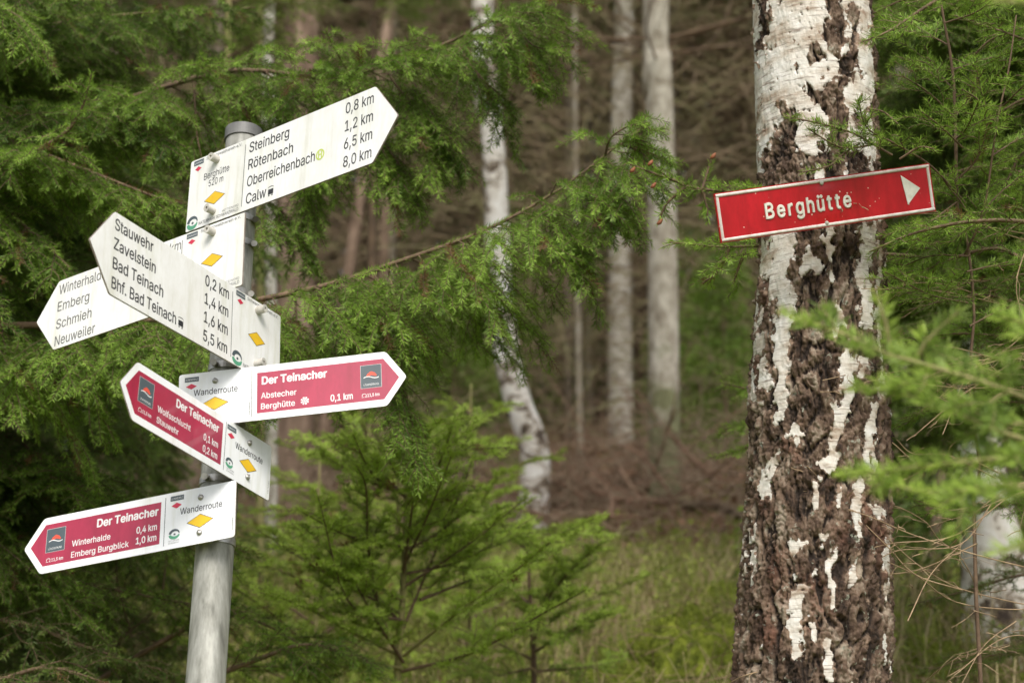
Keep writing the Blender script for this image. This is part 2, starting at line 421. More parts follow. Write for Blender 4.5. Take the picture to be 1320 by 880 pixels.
PL = {
'A': ([[0.7732, 0.0113, -0.6341], [-0.6293, 0.1381, -0.7648], [0.0789, 0.9904, 0.1139]], [-0.5013, 2.7672, 2.3556]),
'B': ([[0.4405, -0.0345, 0.8971], [0.884, 0.191, -0.4267], [-0.1566, 0.981, 0.1146]], [-0.4171, 2.7244, 2.0838]),
'C': ([[0.83, -0.026, -0.5572], [-0.542, 0.1981, -0.8167], [0.1316, 0.9798, 0.1503]], [-0.4963, 2.7334, 2.2195]),
'D': ([[0.9897, -0.0604, -0.1299], [-0.1098, 0.2624, -0.9587], [0.092, 0.9631, 0.2531]], [-0.4718, 2.6698, 1.9761]),
'E': ([[0.475, -0.0181, 0.8798], [0.8443, 0.2912, -0.4499], [-0.2481, 0.9565, 0.1536]], [-0.4168, 2.6762, 1.8774]),
'F': ([[0.948, -0.0548, -0.3135], [-0.2821, 0.3109, -0.9076], [0.1472, 0.9489, 0.2792]], [-0.4806, 2.6293, 1.7857])}
def mm(mb_, s=.001):
    for v in mb_.V: v *= s
    return mb_
def rounded(pts, r=3.0, k=4):
    p = np.asarray(pts, float); out = []; n = len(p)
    for i in range(n):
        a, b, c = p[i-1], p[i], p[(i+1) % n]; u = unit(a-b); v = unit(c-b)
        for t in np.linspace(0, 1, k): out.append((1-t)**2*(b+u*r)+2*t*(1-t)*b+t*t*(b+v*r))
    return out
def rhomb(mb_, cx, cy, w, h, z0, z1): mb_.poly([(cx-w/2, cy), (cx, cy-h/2), (cx+w/2, cy), (cx, cy+h/2)], z0, z1)
def sub(name, mb_, mat, par, smooth=False): return mm(mb_).build(name, mat, par, smooth)
def board(key, label, white):
    Mx, O = PL[key]; d = 1 if key in 'AD' else -1
    L_, T_, H_, bx = (439.4, 50.9, 132.7, 69.3) if white else (336.9, 32.8, 95.0, 60.0)
    pts = [(-bx*d, H_/2), (-bx*d, -H_/2), ((L_-bx)*d, -H_/2), ((L_+T_-bx)*d, 0), ((L_-bx)*d, H_/2)]
    if d < 0: pts = pts[::-1]
    mb_ = MB(); mb_.poly(rounded(pts, 3.5 if white else 5), -3 if white else -2.2, -.25)
    o = sub('sign_board', mb_, M['edge'], POST)
    mat = Matrix([list(r) for r in Mx]).to_4x4(); mat.translation = Vector(O)-POST.location; o.matrix_local = mat
    o['label'] = label
    f = MB(); q = np.asarray(rounded(pts, 3.5 if white else 5)); c = q.mean(0); q = c+(q-c)*.9985
    f.poly(q, -.3, 0); sub('board_face', f, M['white' if white else 'white2'], o)
    # bracket and clamps behind
    b = MB(); b.box(-11, 11, -H_*.42, H_*.42, -22, -3.2); sub('bracket', b, M['galv'], o)
    return o, d
Z = .25
def emblem_nature(o, cx, cy, s=1., small=True):
    g = MB(); t = np.linspace(0, math.pi, 14)
    arc = [(cx-13*s*math.cos(a), cy+11*s*math.sin(a)) for a in t]; arc2 = [(cx+2*s-9*s*math.cos(a), cy-1*s+6.5*s*math.sin(a)) for a in t[::-1]]
    n_ = len(arc); A = np.array(arc+arc2); i = np.arange(n_-1)
    g.add(np.c_[A, np.full(len(A), Z)], np.c_[i, i+1, 2*n_-2-i, 2*n_-1-i]); sub('emblem_arc', g, M['slate'], o)
    g = MB(); arc = [(cx-13*s*math.cos(a), cy-3*s-10*s*math.sin(a)) for a in t]; arc2 = [(cx-9*s*math.cos(a)+1.5*s, cy-1.5*s-4.5*s*math.sin(a)) for a in t[::-1]]
    A = np.array(arc+arc2); g.add(np.c_[A, np.full(len(A), Z)], np.c_[i, 2*n_-1-i, 2*n_-2-i, i+1][:, ::1]); sub('emblem_leaf', g, M['green'], o)
    g = MB(); g.poly([(cx+1*s+2.6*s*math.cos(a), cy-1.5*s+2.2*s*math.sin(a)) for a in np.linspace(0, 2*math.pi, 14, endpoint=False)], Z, Z+.05); sub('emblem_dot', g, M['slate'], o)
def bar_and_red(o, x, y, s=1.):
    g = MB(); g.box(x, x+25*s, y-9*s, y, Z, Z+.05); sub('club_mark', g, M['slate'], o)
    g = MB(); put_text(g, 'SCHWARZWALD', x+1.5, x+25*s-1.5, y-6.5*s, 3.4*s, .0, Z+.12); sub('club_lettering', g, M['whiteink'], o)
    g = MB(); rhomb(g, x+12.5*s-.5, y-16.5*s-(1.5 if s < 1 else 0), 17 if s == 1 else 18, 9.5 if s == 1 else 10, Z, Z+.05); sub('red_waymark', g, M['markred'], o)
def yellow_mark(o, cx, cy, w, h):
    g = MB(); rhomb(g, cx, cy, w, h, Z, Z+.04); sub('waymark_outline', g, M['ink'], o)
    g = MB(); rhomb(g, cx, cy, w-3.4, h-1.7, Z+.06, Z+.12); sub('yellow_waymark', g, M['yellow'], o)
def train(g, x, y, h):
    w_ = h*.72; g.box(x, x+w_, y+h*.18, y+h*.72, Z, Z+.05)
    g.box(x+w_*.08, x+w_*.3, y, y+h*.14, Z, Z+.05); g.box(x+w_*.7, x+w_*.92, y, y+h*.14, Z, Z+.05)
    for k in range(8):
        a0, a1 = math.pi*k/8, math.pi*(k+1)/8
        g.poly([(x+w_/2+w_*.62*math.cos(a), y+h*.8+h*.22*math.sin(a)*q) for a, q in ((a0, .75), (a0, 1.1), (a1, 1.1), (a1, .75))], Z, Z+.05)
def bolts(o, ys, white):
    for y in ys:
        g = MB()
        if white:
            g.ring(np.array([0, y, 0.]), (0, 0, 1), 2.6, 7.0, 0, 16, 24); g.ring(np.array([0, y, 0.]), (0, 0, 1), .2, 2.7, 0, 9, 24)
            b_ = sub('bolt', g, M['boltwhite'], o, False)
            g = MB(); g.ring(np.array([0, y, 0.]), (0, 0, 1), .1, 2.55, 9.2, 9.8, 12); sub('bolt_socket', g, M['ink'], o)
        else:
            P = [(0, y, 0), (0, y, 2.0), (0, y, 3.6), (0, y, 4.2)]
            g.tube(P, [4.8, 4.6, 3.0, .6], 18); g.box(-1.0, 1.0, y-3.6, y+3.6, 3.9, 4.6); sub('bolt', g, M['steel'], o, True)
M['boltwhite'] = noisy_mat('dull white bolt', [(.3, (.36, .34, .30)), (.7, (.62, .60, .55))], 90, .45)
def white_common(o, d, tail_left_x, club=True):
    div = 70.3*d
    g = MB(); g.box(div-.55, div+.55, -57, 57, Z, Z+.05)
    sub('divider_line', g, M['ink'], o)
    bar_and_red(o, -60.5, 65.-1.2)
    yellow_mark(o, 0, -20.5 if d > 0 and club else -.8, 53 if d > 0 else 49, 24.5)
    g = MB(); put_text(g, 'Schwarzwaldverein e.V.', -29, 61, 58.2, 5.4, .012, Z+.05); sub('club_lettering', g, M['paleink2'], o)
    g = MB(); put_text(g, 'NATURPARK SCHWARZWALD', -36, 63, -61.2, 5.6, .012, Z+.05); sub('park_lettering', g, M['paleink2'], o)
    g = MB(); put_text(g, 'MITTE/NORD', 22, 63, -53.5, 4.2, 0, Z+.05); sub('region_lettering', g, M['paleink2'], o)
    emblem_nature(o, -53, -52, 1.05)
    bolts(o, (50.5, -44.5), True)
M['paleink2'] = plain('small grey print', (.22, .22, .22))
BY = [38.6, 7.2, -24.2, -55.6]; CAPH = 18.4
# A : right pointing, top
o, d = board('A', 'topmost white board pointing right and up, Steinberg to Calw', True); white_common(o, d, 0)
g = MB()
for s, x1, b in zip(('Steinberg', 'Rötenbach', 'Oberreichenbach', 'Calw'), (176, 187.5, 240, 129), BY): put_text(g, s, 80.3, x1, b, CAPH, .008, Z+.05)
sub('place_lettering', g, M['ink'], o); g = MB()
for s, b in zip(('0,8 km', '1,2 km', '6,5 km', '8,0 km'), BY): put_text(g, s, 305.5, 367, b, CAPH, .008, Z+.05)
sub('distance_lettering', g, M['ink'], o); g = MB()
put_text(g, 'Berghütte', -31.5, 32.5, 20.5, 12, .0, Z+.05); put_text(g, '520 m', -18, 19, 4.6, 12, .0, Z+.05)
sub('station_lettering', g, M['ink'], o); g = MB()
train(g, 134, -57, 17); sub('train_mark', g, M['ink'], o)
g = MB(); g.ring(np.array([252., -16.5, Z]), (0, 0, 1), 7.0, 9.6, 0, .05, 28); put_text(g, 'H', 247.5, 256.5, -21.8, 10.6, .03, Z+.06); sub('bus_stop_mark', g, M['lime'], o)
# B : left pointing
o, d = board('B', 'white board pointing left towards the viewer, Stauwehr to Bhf. Bad Teinach', True); white_common(o, d, 0)
g = MB()
for s, x1, b in zip(('Stauwehr', 'Zavelstein', 'Bad Teinach', 'Bhf. Bad Teinach'), (-277.6, -269.3, -248.3, -214.1), BY): put_text(g, s, -368.2, x1, b, CAPH, .010, Z+.05)
sub('place_lettering', g, M['ink'], o); g = MB()
for s, b in zip(('0,2 km', '1,4 km', '1,6 km', '5,5 km'), BY): put_text(g, s, -144.5, -80.5, b, CAPH, .010, Z+.05)
sub('distance_lettering', g, M['ink'], o); g = MB()
train(g, -208.5, -57, 17); sub('train_mark', g, M['ink'], o)
# C : left pointing, behind B
o, d = board('C', 'white board with faded grey lettering behind, Winterhalde to Neuweiler', True); white_common(o, d, 0)
g = MB()
for s, x1, b in zip(('Winterhalde', 'Emberg', 'Schmieh', 'Neuweiler'), (-251, -289, -280, -268.5), [39.2, 6, -28, -60.0]): put_text(g, s, -368.2, x1, b, CAPH, .006, Z+.05)
sub('place_lettering', g, M['greyink'], o); g = MB()
for s, b in zip(('0,4 km', '1,3 km', '3,9 km', '7,0 km'), BY): put_text(g, s, -136, -73, b+2.5, CAPH-1, .004, Z+.05)
sub('distance_lettering', g, M['greyink'], o)
# thin boards
def thin_common(o, d, reddiv, logo=True):
    g = MB(); g.box(60*d-.45 if d > 0 else -61.4, 60*d+.45 if d > 0 else -60.5, -41, 41, Z, Z+.05); sub('divider_line', g, M['ink'], o)
    bar_and_red(o, -50 if d > 0 else (-52.5 if reddiv else -58), 41 if reddiv or d > 0 else 39.5, .92)
    yellow_mark(o, 0, -9.6, 46, 23.5)
    g = MB(); put_text(g, 'Wanderroute', -35, 37, 7.3, 10.6, .006, Z+.05); sub('route_lettering', g, M['ink'], o)
    if logo:
        emblem_nature(o, -43.5 if reddiv else -47.5, -23, .72)
        g = MB(); put_text(g, 'NATURPARK', -53, -34, -35.6, 2.6, 0, Z+.05); put_text(g, 'SCHWARZWALD', -53, -34, -39.6, 2.6, 0, Z+.05); sub('small_lettering', g, M['paleink2'], o)
    g = MB(); put_text(g, 'www.wegweiser', -22, 0, 0, 2.4, 0, 0)
    for v in g.V:
        x, y = v[:, 0].copy(), v[:, 1].copy(); v[:, 0] = (56.5 if not d > 0 else 57.5)-y; v[:, 1] = x-14; v[:, 2] = Z+.05
    sub('edge_lettering', g, M['ink'], o)
    bolts(o, (29.7, -29.5), False)
def red_panel(o, d):
    pts = [(68.5*d, 35.4), (68.5*d, -35.6), (272.8*d, -35.6), (297.5*d, 0), (272.8*d, 35.4)]
    if d < 0: pts = pts[::-1]
    g = MB(); g.poly(pts, .0, .12); sub('red_panel', g, M['red'], o)
def estate_emblem(o, x0, y0, s=1.):
    W_, H_ = 34, 40.5
    g = MB(); g.box(x0, x0+W_, y0, y0+H_, .15, .2); sub('emblem_border', g, M['paleink'], o)
    g = MB(); g.box(x0+.8, x0+W_-.8, y0+.8, y0+H_-.8, .22, .27); sub('emblem_field', g, M['slate'], o)
    g = MB()
    for cx, cy, r in ((14, 23.5, 3.2), (17.5, 25.5, 3.8), (21, 24, 3.4), (11.5, 21.5, 2.0), (24, 21.8, 2.2)):
        g.poly([(x0+cx+r*1.05*math.cos(a), y0+cy+r*.85*math.sin(a)) for a in np.linspace(0, 2*math.pi, 12, endpoint=False)], .3+.01*cx/30, .34+.01*cx/30)
    sub('emblem_crown', g, M['orange'], o)
    g = MB(); t = np.linspace(0, 1, 16); x = x0+5+24.5*t; y = y0+18.0+2.0*np.sin(t*5.6+.2)+1.2*t
    for a in range(15):
        g.poly([(x[a], y[a]-.9), (x[a+1], y[a+1]-.9), (x[a+1], y[a+1]+.6), (x[a], y[a]+.6)], .37, .4)
    put_text(g, 'LÖWENSPRUNG', x0+5, x0+29, y0+4.2, 3.4, .0, .4)
    sub('emblem_lettering', g, M['whiteink'], o)
def loop_icon(g, x, y):
    t = np.linspace(-.3*math.pi, 1.15*math.pi, 14)
    for a, b in zip(t[:-1], t[1:]):
        g.poly([(x+r*math.cos(q), y+r*.85*math.sin(q)) for q, r in ((a, 2.9), (a, 3.8), (b, 3.8), (b, 2.9))], .3, .35)
    g.box(x-4, x-.5, y-3.4, y-2.6, .3, .35); g.box(x+.8, x+4.6, y-3.4, y-2.6, .3, .35)
# D
o, d = board('D', 'red and white board pointing right, Der Teinacher, Abstecher Berghütte', False); thin_common(o, d, False, False); red_panel(o, d)
g = MB(); put_text(g, 'Der Teinacher', 76, 182, 14.2, 13.2, .030, .3); put_text(g, 'Abstecher', 75, 132.5, -10.6, 9.8, .012, .3); put_text(g, 'Berghütte', 75, 130, -29.2, 9.8, .012, .3)
sub('place_lettering', g, M['whiteink'], o); g = MB()
put_text(g, '0,1 km', 187, 222.8, -28.9, 11, .018, .3); sub('distance_lettering', g, M['whiteink'], o); g = MB(); put_text(g, '11,5 km', 246, 265.5, -28.3, 5.2, .018, .3); loop_icon(g, 241, -25.5)
sub('loop_lettering', g, M['whiteink'], o); g = MB()
for k in range(8):
    a0 = k*math.pi/4; g.poly([(145.8+r*math.cos(a), -23+r*math.sin(a)) for a, r in ((a0+.1, 2.2), (a0+.1, 6.6), (a0+.35, 6.9), (a0+.6, 6.6), (a0+.6, 2.2))], .3, .35)
g.poly([(145.8+1.6*math.cos(a), -23+1.6*math.sin(a)) for a in np.linspace(0, 6.28, 8, endpoint=False)], .3, .35)
sub('hut_mark', g, M['whiteink'], o); estate_emblem(o, 235.5, -13.4)
# E
o, d = board('E', 'red and white board pointing left towards the viewer, Wolfsschlucht and Stauwehr', False); thin_common(o, d, False); red_panel(o, d)
g = MB(); put_text(g, 'Der Teinacher', -183.5, -78.5, 14.9, 13.2, .030, .3); put_text(g, 'Wolfsschlucht', -224.3, -146, -10.8, 9.8, .012, .3); put_text(g, 'Stauwehr', -224.3, -173, -28.8, 9.8, .012, .3)
sub('place_lettering', g, M['whiteink'], o); g = MB()
put_text(g, '0,1 km', -114, -78, -11, 10.8, .018, .3); put_text(g, '0,2 km', -114, -78, -30.2, 10.8, .018, .3); sub('distance_lettering', g, M['whiteink'], o); g = MB(); put_text(g, '11,5 km', -257, -237, -27.3, 5.2, .018, .3); loop_icon(g, -262.5, -24.6)
sub('loop_lettering', g, M['whiteink'], o); estate_emblem(o, -269.5, -12.6)
# F
o, d = board('F', 'lowest red and white board pointing left, Winterhalde and Emberg Burgblick', False); thin_common(o, d, True); red_panel(o, d)
g = MB(); put_text(g, 'Der Teinacher', -180.5, -72.5, 14.0, 13.2, .030, .3); put_text(g, 'Winterhalde', -223, -155, -10.9, 9.8, .012, .3); put_text(g, 'Emberg Burgblick', -223, -121.7, -29.8, 9.8, .012, .3)
sub('place_lettering', g, M['whiteink'], o); g = MB()
put_text(g, '0,4 km', -109.6, -74, -10.4, 10.8, .018, .3); put_text(g, '1,0 km', -109.6, -74, -28.3, 10.8, .018, .3); sub('distance_lettering', g, M['whiteink'], o); g = MB(); put_text(g, '11,5 km', -257.8, -237, -29.5, 5.2, .018, .3); loop_icon(g, -263.3, -26.6)
sub('loop_lettering', g, M['whiteink'], o); estate_emblem(o, -270, -13.6)
# hose clamps round the pole at each board
for key, (Mx, O) in PL.items():
    for s in (.047, -.047) if key in 'ABC' else (.030, -.030):
        c0 = np.array(O)+np.array(Mx)[:, 1]*s; nz = np.array(Mx)[:, 2]
        q = P2+uax*((c0-P2)@uax)
        g = MB(); g.ring(q, uax, .0303, .0318, -.0055, .0055, 48)
        e = unit(np.cross(uax, nz)) * (1 if key in 'AC' else -1)
        if key in 'ACD': e = np.array([1., 0, 0]) ; e = unit(e-uax*(e@uax)); e = unit(e-.35*unit(np.array([0, 1., 0])))
        b0 = q+e*.036; g.tube([b0-uax*.0+np.array([0, -.010, 0]), b0+np.array([0, .014, 0])], .0055, 10)
        child_of_post(g.build('hose_clamp', M['steel'], POST, False))

# ---------------------------------------------------------------- red sign nailed to the birch
Mx = [[0.9678, -0.1444, 0.2064], [0.1655, -0.253, -0.9532], [0.1899, 0.9566, -0.2209]]; O = [0.5234, 2.7299, 2.3163]
# make the frame orthonormal
x_ = unit(np.array([Mx[0][0], Mx[1][0], Mx[2][0]])); z_ = unit(np.array([Mx[0][2], Mx[1][2], Mx[2][2]])); y_ = np.cross(z_, x_)
RS = empty('red_sign', O, 'red enamel sign reading Berghütte with white border, nailed to birch trunk', 'sign')
RS.matrix_world = Matrix([[x_[0], y_[0], z_[0], O[0]], [x_[1], y_[1], z_[1], O[1]], [x_[2], y_[2], z_[2], O[2]], [0, 0, 0, 1]])
M['signred'] = enamel('red enamel', (.34, .005, .010), (.52, .008, .018), .34, spots=((.62, .42, .36), 75), coat=.25)
M['signwhite'] = enamel('chipped white enamel', (.50, .40, .38), (.76, .72, .69), .4)
M['signletter'] = noisy_mat('cream enamel lettering', [(.3, (.60, .57, .50)), (.6, (.78, .76, .70))], 60, .4)
W_, H_ = 192.2, 40.7
def warp(v):                              # gently dented sheet
    x, y = v[:, 0], v[:, 1]
    v[:, 2] += -1.3*np.exp(-((x/26)**2+((y-34)/11)**2)) -1.2*np.exp(-((x/30)**2+((y+34)/9)**2)) + .7*np.sin(x/70+1)*(y/40)
def grid_plate(x0, x1, y0, y1, z0, nx, ny):
    X, Y = np.meshgrid(np.linspace(x0, x1, nx), np.linspace(y0, y1, ny)); n = nx*ny
    V = np.c_[X.ravel(), Y.ravel(), np.full(n, z0, float)]
    i = np.arange(n).reshape(ny, nx); F = np.stack([i[:-1, :-1], i[:-1, 1:], i[1:, 1:], i[1:, :-1]], -1).reshape(-1, 4)
    return V, F
def fin(g, name, mat, smooth=False):
    for v in g.V: warp(v)
    return sub(name, g, mat, RS, smooth)
g = MB(); V, F = grid_plate(-W_, W_, -H_, H_, 0, 120, 26); g.add(V, F)
V2, F2 = grid_plate(-W_, W_, -H_, H_, -2.2, 120, 26); g.add(V2, F2[:, ::-1])
for a, b in (((-W_, -H_), (W_, -H_)), ((W_, -H_), (W_, H_)), ((W_, H_), (-W_, H_)), ((-W_, H_), (-W_, -H_))):
    t = np.linspace(0, 1, 60)[:, None]; p = np.array(a)*(1-t)+np.array(b)*t
    V = np.vstack([np.c_[p, np.zeros(60)], np.c_[p, np.full(60, -5.5)]]); i = np.arange(59); g.add(V, np.c_[i, i+60, i+61, i+1])
fin(g, 'sign_plate', M['signred'], False)
g = MB()
def frame_bar(x0, y0, x1, y1, w, z0, z1, n=60):   # rounded bead
    t = np.linspace(0, 1, n)[:, None]; c = np.array([x0, y0])*(1-t)+np.array([x1, y1])*t
    d_ = unit(np.array([x1-x0, y1-y0])); nrm = np.array([-d_[1], d_[0]])
    prof = [(-1, 0), (-.8, .8), (-.3, 1), (.3, 1), (.8, .8), (1, 0)]
    V = np.vstack([np.c_[c+nrm*w/2*a, np.full(n, z0+(z1-z0)*b)] for a, b in prof]); i = np.arange(n-1)
    F = np.vstack([np.c_[i+k*n, i+1+k*n, i+1+(k+1)*n, i+(k+1)*n][:, ::-1] for k in range(5)]); g.add(V, F)
e = 4.3
frame_bar(-W_+1.7, -H_+e-.2, W_-1.7, -H_+e-.2, 5.2, .0, 1.7); frame_bar(-W_+1.7, H_-e+.2, W_-1.7, H_-e+.2, 5.2, .0, 1.7)
frame_bar(-W_+e, -H_+6.5, -W_+e, H_-6.5, 5.2, .01, 1.6, 20); frame_bar(W_-e, -H_+6.5, W_-e, H_-6.5, 5.2, .01, 1.6, 20)
fin(g, 'border', M['signwhite'], True)
M['signred_edge'] = M['signred']
g = MB()
# letters: measured from the sign; embossed
_x = -109.5
for ch, w_ in zip('Berghütte', (16.2, 15.0, 9.6, 15.0, 13.8, 13.6, 10.0, 10.0, 15.0)):
    put_text(g, ch, _x, _x+w_, -12.5, 25.0, .016, .4, ext=.03); _x += w_+4.4
ol = fin(g, 'lettering', M['signletter'])
g = MB(); g.poly([(137, 27.5), (143.5, -23), (169, 1.5)], .05, 1.5); fin(g, 'direction_triangle', M['signletter'])
for y in (33.3, -33.6):
    g = MB(); g.tube([(-4, y, -40), (-4, y, .8), (-4, y, 2.2), (-4, y, 2.8)], [1.8, 3.6, 3.2, 1.2], 14); fin(g, 'nail', M['boltwhite'], True)

# ---------------------------------------------------------------- big birch
m, nt, bs, out = new_mat('birch bark')
aw = nd(nt, 'ShaderNodeAttribute', attribute_name='paper').outputs['Fac']; ah = nd(nt, 'ShaderNodeAttribute', attribute_name='relief').outputs['Fac']
n1 = texnoise(nt, 28, 6, .65, (1, 1, .6)); n2 = texnoise(nt, 120, 4, .7, (1, 1, 2.2)); n3 = texnoise(nt, 9, 4, .6, (1, 1, .6)); n4 = texnoise(nt, 320, 3, .7)
rough_c = ramp(nt, n1, [(.34, (.018, .012, .008)), (.44, (.080, .050, .034)), (.54, (.175, .120, .083)), (.67, (.36, .30, .23))])
red_c = ramp(nt, n2, [(.3, (.085, .040, .026)), (.7, (.27, .13, .085))])
mx1 = nd(nt, 'ShaderNodeMix', data_type='RGBA'); nt.links.new(ramp(nt, n3, [(.56, (0, 0, 0)), (.70, (.75, .75, .75))]), mx1.inputs[0]); nt.links.new(rough_c, mx1.inputs[6]); nt.links.new(red_c, mx1.inputs[7])
lich = nd(nt, 'ShaderNodeMix', data_type='RGBA'); nt.links.new(ramp(nt, texnoise(nt, 45, 5, .75, dist=.6), [(.60, (0, 0, 0)), (.66, (1, 1, 1))]), lich.inputs[0]); nt.links.new(mx1.outputs[2], lich.inputs[6]); lich.inputs[7].default_value = (.33, .34, .27, 1)
dk = nd(nt, 'ShaderNodeMix', data_type='RGBA'); nt.links.new(ramp(nt, ah, [(.22, (1, 1, 1)), (.50, (0, 0, 0))]), dk.inputs[0]); nt.links.new(lich.outputs[2], dk.inputs[6]); dk.inputs[7].default_value = (.030, .021, .016, 1)
wc = ramp(nt, texnoise(nt, 16, 5, .6, (1, 1, 2.4)), [(.30, (.30, .20, .14)), (.39, (.48, .40, .32)), (.49, (.68, .63, .56)), (.68, (.82, .80, .76))])
lent = nd(nt, 'ShaderNodeMix', data_type='RGBA'); nt.links.new(ramp(nt, texnoise(nt, 60, 5, .7, (.35, .35, 4.0)), [(.54, (0, 0, 0)), (.64, (.75, .75, .75))]), lent.inputs[0]); nt.links.new(wc, lent.inputs[6]); lent.inputs[7].default_value = (.20, .14, .10, 1)
wh = nd(nt, 'ShaderNodeMix', data_type='RGBA'); nt.links.new(ramp(nt, aw, [(.42, (0, 0, 0)), (.58, (1, 1, 1))]), wh.inputs[0]); inn = nd(nt, 'ShaderNodeMix', data_type='RGBA'); ie = nd(nt, 'ShaderNodeMath', operation='MULTIPLY'); nt.links.new(nd(nt, 'ShaderNodeAttribute', attribute_name='inner').outputs['Fac'], ie.inputs[0]); nt.links.new(ramp(nt, texnoise(nt, 55, 4, .7), [(.40, (0, 0, 0)), (.56, (1, 1, 1))]), ie.inputs[1])
nt.links.new(ie.outputs[0], inn.inputs[0]); nt.links.new(dk.outputs[2], inn.inputs[6]); inn.inputs[7].default_value = (.34, .24, .17, 1)
nt.links.new(inn.outputs[2], wh.inputs[6]); nt.links.new(lent.outputs[2], wh.inputs[7])
nt.links.new(wh.outputs[2], bs.inputs['Base Color']); bs.inputs['Roughness'].default_value = .8; bs.inputs['Specular IOR Level'].default_value = .25
bump(nt, bs, texnoise(nt, 150, 6, .8, (1, 1, .55)), .0035, .9)
M['birch'] = m
yk = [-4200, -260, 0, 90, 200, 330, 430, 520, 600, 700, 800, 880, 1300, 1560]
ck = [1010, 1044, 1045, 1050, 1053, 1060, 1057, 1055, 1056, 1052, 1050, 1045, 1040, 1040]
rk = [36, 72, 74, 76, 76, 78, 84, 88, 89, 93, 97, 100, 112, 150]
ys = np.concatenate([np.arange(-4200, -240, 60), np.arange(-240, -40, 6), np.arange(-40, 900, 1.35), np.arange(900, 1560, 12)])[::-1]
NT_ = 420
cx = np.interp(ys, yk, ck); rr = np.interp(ys, yk, rk)
def tree_depth(y): return 3.0+(440-y)*.00029
C3 = np.array([at(a, b, tree_depth(b)) for a, b in zip(cx, ys)])
th = np.linspace(0, 2*math.pi, NT_, endpoint=False)
TH, YY = np.meshgrid(th, ys); RR = np.repeat((rr*tree_depth(ys)/FP)[:, None], NT_, 1)
# px position of the surface as it faces the path (used to lay out the patches of paper bark on the trunk)
front = -np.cos(TH)                                     # th=pi faces the camera
XP = cx[:, None]+rr[:, None]*np.sin(TH)
Xc = np.sin(TH)*RR; Yc = np.cos(TH)*RR; Zc = C3[:, 2][:, None]+0*TH
P_ = np.stack([Xc, Yc, Zc], -1).reshape(-1, 3)
w1 = fbm(P_*[22, 22, 16], 3, 3).reshape(TH.shape); w2 = fbm(P_*[22, 22, 16]+50, 3, 9).reshape(TH.shape); w3 = fbm(P_*[110, 110, 60], 2, 21).reshape(TH.shape)
XW = XP+w1*9+w3*3.0; YW = YY+w2*22+w3*5
PS = .86
def cap_(x0, y0, x1, y1, r0, r1=None):                  # soft capsule mask
    r1 = r0 if r1 is None else r1
    dx, dy = x1-x0, y1-y0; t = np.clip(((XW-x0)*dx+(YW-y0)*dy)/(dx*dx+dy*dy), 0, 1)
    r = (r0+(r1-r0)*t)*PS; d_ = np.hypot(XW-x0-t*dx, (YW-y0-t*dy)*.75)
    return 1-d_/np.maximum(r, 1)
lower = [(1000, 310, 1000, 420, 15, 13), (1002, 420, 992, 560, 13, 6), (985, 320, 983, 345, 7), (1060, 305, 1056, 345, 8, 5), (1042, 348, 1043, 358, 5), (1052, 372, 1054, 384, 5),
         (1108, 305, 1098, 370, 15, 11), (1098, 370, 1106, 425, 10, 9), (1122, 330, 1120, 420, 7, 4), (1128, 440, 1124, 470, 4), (1078, 480, 1072, 540, 12, 9), (1070, 540, 1050, 625, 11, 7), (1096, 470, 1092, 500, 6), (1113, 540, 1106, 600, 8, 5),
         (1094, 645, 1090, 700, 8, 5), (1112, 655, 1116, 672, 5), (973, 400, 974, 520, 6, 5), (978, 620, 981, 650, 5), (1040, 645, 1035, 662, 6), (1022, 705, 1010, 712, 5), (1036, 735, 1034, 750, 5), (1056, 730, 1058, 775, 6, 4),
         (1016, 770, 1006, 845, 11, 6), (1050, 828, 1050, 868, 9), (1028, 800, 1031, 815, 4), (963, 675, 964, 700, 4), (966, 720, 962, 760, 4), (1131, 720, 1130, 768, 9, 6), (1120, 655, 1128, 690, 4), (1070, 420, 1066, 450, 7), (1010, 566, 1020, 575, 5), (1046, 700, 1040, 690, 4), (992, 590, 984, 630, 5, 3)]
Wm = np.full(TH.shape, -1.)
for a in lower: Wm = np.maximum(Wm, cap_(*a))
# upper part is mostly paper white, with dark scars
up_ = (sstep(238, 205, YY+w2*20))
scar = [(1066, -20, 1062, 70, 13, 15), (1090, 50, 1086, 100, 10, 7), (1078, 100, 1074, 118, 12, 8), (979, -40, 977, 70, 6, 4), (1124, -20, 1126, 215, 7, 8), (1004, 165, 996, 225, 11, 15), (1062, 160, 1066, 210, 14, 16), (1082, 122, 1060, 150, 7, 5),
        (1036, 30, 1040, 8, 6), (1104, 168, 1090, 176, 7), (1034, 150, 1052, 158, 5, 9), (1118, 150, 1096, 160, 6), (980, 195, 984, 235, 6, 9), (1110, -40, 1112, 10, 9, 8), (1056, 80, 1050, 62, 4), (1010, 226, 1120, 236, 8, 12), (1018, -30, 1012, 5, 5, 3), (1040, 95, 1036, 100, 6)]
PS = 1.0
Sm = np.full(TH.shape, -1.)
for a in scar: Sm = np.maximum(Sm, cap_(*a))
upper = np.where(Sm > 0, -Sm, .36+.15*noise(P_*[30, 30, 44]+11, 77).reshape(TH.shape)) 
nb = fbm(P_*[16, 16, 7]+9, 3, 31).reshape(TH.shape)
back = np.where(YY > 230, nb-.35, nb+.35)
vis = sstep(-.05, .12, front)
Wf = np.maximum(Wm, np.where(up_ > .5, upper, -1))
Wf = Wf*vis+back*(1-vis)
Wf = np.where((YY < -60), np.maximum(nb+.45, -1), Wf); Wf = np.where(YY > 890, nb-.5, Wf)
nf = fbm(P_*[70, 70, 46]+5, 4, 81, .65).reshape(TH.shape); isl = (noise(P_*[34, 34, 15]+40, 83).reshape(TH.shape)-.56)*2.6; Wf = np.where(YY > 232, np.maximum(Wf, isl), Wf); Wf = Wf+nf*.52+w3*.14-.04*(YY > 230)
paper = sstep(-.05, .10, Wf)
